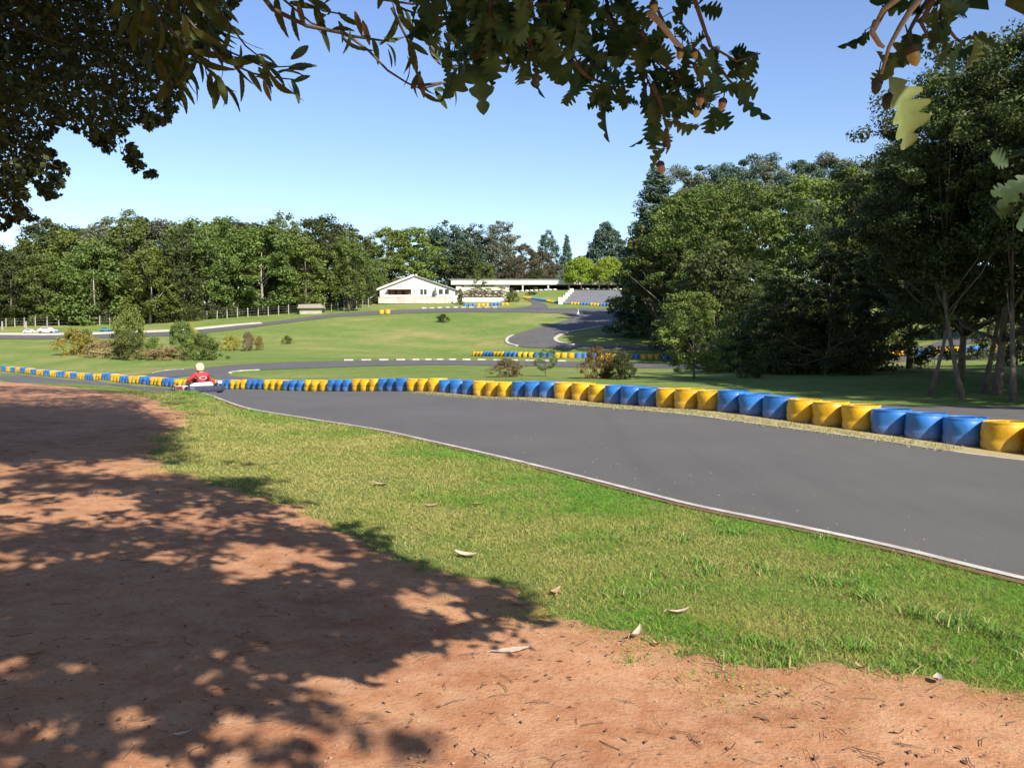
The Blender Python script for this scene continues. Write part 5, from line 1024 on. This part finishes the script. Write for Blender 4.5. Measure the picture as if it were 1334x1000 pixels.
for c in cen:
    z0 = min(max(c[2] * .55, 2.6), 8); k = 0
    for j in range(len(tp) - 1):
        if tp[j].z <= z0 <= tp[j + 1].z: k = j
    s = tp[k].lerp(tp[k + 1], (z0 - tp[k].z) / max(.01, tp[k + 1].z - tp[k].z)); e = Vector(c) - O0; mid = s.lerp(e, .5) + Vector((0, 0, .5)); bad = False
    for t in np.linspace(0, 1, 14):
        w_ = (s.lerp(mid, t * 2) if t < .5 else mid.lerp(e, t * 2 - 1)) + O0; X_, Y_ = topix(w_)
        if w_.y > .02 and -40 < X_ < 1374 and -30 < Y_: bad = True
    if not bad: limbs.tube([s, mid, e], [.05, .03, .006], 6)
trunk.build('trunk', M['bark'], OT, True); limbs.build('limbs', M['bark'], OT, True)
def shift(lb): lb.V = [v_ - np.array(O0) for v_ in lb.V]; return lb
shift(sprays).build('hanging_leaves', M['leaf_oak'], OT); shift(pb).build('pale_leaves', M['leaf_pale'], OT); shift(rb).build('right_leaves', M['leaf_oak'], OT)
twg.v = [tuple(Vector(p_) - O0) for p_ in twg.v]; twg.build('twigs', M['twig'], OT, True)
pt = MB()
for P in [[(1182, -12), (1165, 2), (1150, 14), (1142, 28)], [(1142, 28), (1136, 42), (1146, 58), (1152, 62)], [(1205, -10), (1186, 14), (1172, 36), (1158, 62), (1148, 96)], [(845, 15), (862, 32), (880, 55), (890, 62)]]:
    pt = MB(); pt.tube([at(a, b, 1.72) - O0 for a, b in P], [.0075, .006, .005, .003][:len(P)] if len(P) == 4 else [.008, .006, .005, .004, .003], 7); pt.build('pale_twig', M['twig_pale'], OT, True)
for px, py, D, m, s, lab in [(1190, 72, 1.62, 'acorn_nut', 1.25, 'large yellow acorn at the top right'), (1142, 112, 1.65, 'acorn_dark', 1.0, 'dark acorn with pale tip at the top right'), (1156, 132, 1.65, 'acorn_dark', 1.0, None), (1160, 119, 1.9, 'acorn_dark', .5, None), (861, 218, 2.1, 'acorn_pink', 1.0, 'pinkish acorn at the lowest tip'), (698, 104, 2.2, 'acorn_dark', 1.0, None), (852, 9, 2.1, 'acorn_nut', 1.0, None), (886, 70, 2.1, 'acorn_nut', .9, None), (905, 70, 2.1, 'acorn_nut', .8, None), (912, 130, 2.1, 'acorn_pink', 1.0, None), (908, 146, 2.1, 'acorn_nut', .9, None), (941, 136, 2.1, 'acorn_pink', 1.0, None), (709, 2, 2.2, 'acorn_dark', .8, None)]:
    P = at(px, py, D) - O0; Rm = Matrix.Translation(P) @ Matrix.Rotation(R.uniform(-.35, .35), 4, 'Y') @ Matrix.Diagonal((s, s, s, 1))
    a_ = MB().lathe([(1e-5, -.017), (.002, -.0155), (.006, -.012), (.0088, -.005), (.0092, .002), (.0085, .009)], 16, Rm).build('acorn', M[m], OT, True)
    if lab: a_['label'] = lab
    MB().lathe([(.0094, .002), (.0105, .005), (.010, .010), (.006, .014), (.0015, .0155), (.001, .045)], 14, Rm).build('cup', M['acorn_cup'], a_, True)
# ------------------------------------------------------------------ sweet chestnut sprays at upper left
CO = Vector((-7.2, 1.2, 0)); CH = empty('chestnut_tree', CO); tag(CH, 'chestnut whose long narrow leaves and thin twigs hang at the upper left', 'tree')
cb = LeafBatch(); ct = MB()
D0 = 3.6
def cspray(poly, n, size, spread=5, D=3.6, droop=.4):
    P = [at(a, b, D + i * .05) for i, (a, b) in enumerate(poly)]; ct.tube(P, list(np.linspace(.006, .0025, len(P))), 6)
    for i in range(n):
        t = (i + r2.uniform(0, 1)) / n * (len(P) - 1); k = min(int(t), len(P) - 2); b = P[k].lerp(P[k + 1], t - k); tang = (P[k + 1] - P[k]).normalized()
        sd_ = 1 if i % 2 else -1; side = tang.cross(Vector((0, 1, 0))) * sd_
        d = tang * .7 + side * r2.uniform(.3, .9) + Vector((r2.normal(0, .2), r2.normal(0, .4), -droop * r2.uniform(.4, 1.4))); cb.put(lance_geos[r2.integers(6)], b + Vector((r2.normal(0, .01), r2.normal(0, .05), 0)), d, (r2.normal(0, .7), -.7 + r2.normal(0, .5), r2.normal(.3, .5)), size * r2.uniform(.75, 1.15))
cspray([(150, -80), (220, 10), (262, 48), (300, 68), (345, 88), (392, 86)], 20, .75)
cspray([(240, 20), (290, 78), (330, 96), (365, 102), (385, 104)], 17, .72)
cspray([(200, 20), (245, 60), (270, 90), (290, 110)], 22, .75)
cspray([(250, -60), (290, 20), (320, 60), (350, 84)], 12, .7)
cspray([(170, -60), (200, 0), (225, 45), (240, 90)], 26, .8); cspray([(210, -60), (235, -20), (260, 10), (275, 30)], 20, .8); cspray([(120, -60), (170, 10), (200, 60), (225, 110)], 26, .8)
cspray([(330, -60), (370, 0), (405, 30), (450, 46)], 9, .7, D=3.2); cspray([(360, -60), (396, -5), (420, 14), (452, 20)], 10, .68, D=3.2); cspray([(450, 46), (490, 52), (515, 55)], 6, .5, D=3.2)
cspray([(510, 10), (530, 50), (540, 80), (545, 100)], 12, .62, D=3.2); cspray([(545, 112), (575, 108), (600, 108)], 6, .45, D=3.2); cspray([(495, -30), (510, 0), (520, 10)], 7, .6, D=3.2)
cspray([(530, 30), (560, 60), (590, 100)], 6, .5, D=3.2)
ct.tube([at(a, b, 3.2) for a, b in [(300, -60), (355, 12), (400, 34), (450, 44), (480, 66), (505, 92), (530, 108), (548, 116), (575, 110)]], [.012, .009, .007, .006, .0045, .004, .0035, .003, .002], 7)
ct.tube([at(a, b, 3.2) for a, b in [(460, -50), (500, 0), (540, 6)]], [.007, .005, .004], 6)
for P in ([(-7, 1.3, 2.4), (-5.2, 2.2, 4.6), (-3.2, 3.0, 4.3), tuple(at(150, -80, 3.6))], [(-5.2, 2.2, 4.6), (-2.6, 3.0, 4.3), tuple(at(300, -60, 3.2))], [(-3.2, 3.0, 4.3), (-1.4, 3.1, 3.7), tuple(at(500, -40, 3.2))], [(-3.2, 3.0, 4.3), (-2.2, 3.5, 3.6), tuple(at(250, -60, 3.6))]): ct.tube(P, [.07, .045, .03, .006][:len(P)] if len(P) == 4 else [.045, .025, .006], 8)
cb.V = [v_ - np.array(CO) for v_ in cb.V]; cb.build('leaves', M['leaf_chest'], CH); ct.v = [tuple(Vector(p_) - CO) for p_ in ct.v]; ct.build('twigs', M['twig'], CH, True)
MB().tube([(0, 0, -.1), (.05, .05, 1), (.1, 0, 2.5), (.0, .1, 4.6), (.2, 0, 7)], [.32, .25, .22, .16, .06], 14).build('trunk', M['bark'], CH, True)
rr_ = LeafBatch()
for px, py in ((388, 10), (546, 104), (343, 112), (472, 34), (462, 22)): rr_.put(lance_geos[0], at(px, py - 8, 3.2 if px > 350 else 3.6) - CO, (r2.normal(0, .3), .2, -1), (0, -1, .3), .5)
rr_.build('withered_leaves', M['leaf_plum'], CH)
# off-view crown of the chestnut
ck = []; 
while len(ck) < 120:
    p_ = (rc_.uniform(-11, -3.5), rc_.uniform(-2, 4.5), rc_.uniform(4.5, 8.5)); X_, Y_ = topix(p_)
    if p_[1] < .1 or X_ < -80 or Y_ < -200: ck.append(p_)
V, Fq = leafquads(np.array(ck), .4, 26, .13, rc_, aspect=.35); link('canopy', npmesh('canopy', V - np.array(CO), Fq), CH, M['leaf_chest'])
# ------------------------------------------------------------------ dark leafy tree filling the upper left
LO = Vector((-9.6, 9.5, 0)); LT = empty('leafy_tree', LO, 0); tag(LT, 'dark small leaved tree filling the upper left corner of the view', 'tree')
LP = np.array([(-260, -220), (330, -220), (315, 0), (285, 45), (258, 75), (240, 118), (226, 150), (205, 168), (196, 180), (186, 158), (165, 172), (180, 200), (200, 222), (205, 240), (188, 232), (160, 212), (135, 195), (120, 185), (98, 176), (78, 165), (62, 182), (72, 205), (84, 222), (82, 262), (55, 262), (45, 232), (32, 245), (42, 268), (55, 290), (30, 285), (5, 296), (-30, 300), (-260, 330)], float)
lc = []; lr = []
while len(lc) < 3000:
    X_, Y_ = rc_.uniform(-260, 330), rc_.uniform(-220, 320)
    if not inpoly(np.array([X_]), np.array([Y_]), LP)[0]: continue
    dd = float(dist_poly(np.array([X_]), np.array([Y_]), LP)[0]); D = rc_.uniform(7.5, 13)
    r_ = min(.26, max(.05, dd * D / F * .95)); 
    if rc_.uniform() < .18 and vnoise(X_ / 30, Y_ / 30, 2) > .2: continue
    lc.append(tuple(at(X_, Y_, D))); lr.append(r_)
lc = np.array(lc); lr = np.array(lr)
V, Fq = leafquads(lc, lr, 26, .066, rc_, aspect=.6, squash=1); V2, F2 = leafquads(lc[::4] , lr[::4], 20, .066, rc_, aspect=.6, squash=1)
V = np.concatenate([V, V2]); Fq = np.concatenate([Fq, F2 + len(V) - len(V2)])
link('crown', npmesh('crown', V - np.array(LO), Fq), LT, M['leaf_dark'])
lm = MB(); lt = [Vector((0, 0, -.1)), Vector((.1, 0, 1.5)), Vector((.3, .1, 3.5)), Vector((.6, .1, 5.5)), Vector((1, .2, 8))]; lm.tube(lt, [.34, .27, .22, .16, .05], 12); lm.build('trunk', M['bark'], LT, True)
l2 = MB()
for c in lc[rc_.choice(len(lc), 60, replace=False)]:
    e = Vector(c) - LO; s = lt[1].lerp(lt[3], rc_.uniform(.2, 1)); l2.tube([s, s.lerp(e, .5) + Vector((0, 0, .35)), e], [.04, .02, .004], 5)
l2.build('limbs', M['bark'], LT, True)
# crowns out of view behind the camera that shade the upper-left tree
add_tree(NT1, .6, -9.5, 'oak_tree', 'tall oak behind the viewpoint', M['leaf_dark'], M['bark'], 1.5, 1, 'oaks behind the viewpoint') if False else None
# ------------------------------------------------------------------ light
w = bpy.data.worlds.new('World'); sc.world = w; w.use_nodes = True; nt = w.node_tree; bg = nt.nodes['Background']
sky = nt.nodes.new('ShaderNodeTexSky'); sky.sky_type = 'NISHITA'; sky.sun_disc = False; sky.sun_elevation = EL; sky.sun_rotation = math.pi / 2 - AZ
sky.air_density = 1.0; sky.dust_density = .4; sky.ozone_density = 1.6; sky.altitude = 0
hs = nt.nodes.new('ShaderNodeHueSaturation'); hs.inputs['Saturation'].default_value = 1.12; hs.inputs['Hue'].default_value = .512; nt.links.new(sky.outputs[0], hs.inputs['Color']); nt.links.new(hs.outputs[0], bg.inputs[0]); bg.inputs[1].default_value = .105
sl_ = bpy.data.lights.new('sun', 'SUN'); sl_.energy = 5.0; sl_.angle = rad(.53); sl_.color = (1, .94, .84); so = bpy.data.objects.new('sun', sl_); COL.objects.link(so)
so.rotation_euler = SUN.to_track_quat('Z', 'Y').to_euler()
vs = sc.view_settings; vs.view_transform = 'Standard'; vs.look = 'None'; vs.gamma = 1; vs.exposure = .88
sc.cycles.max_bounces = 6; sc.cycles.transparent_max_bounces = 4; sc.cycles.diffuse_bounces = 3
sc.render.film_transparent = False
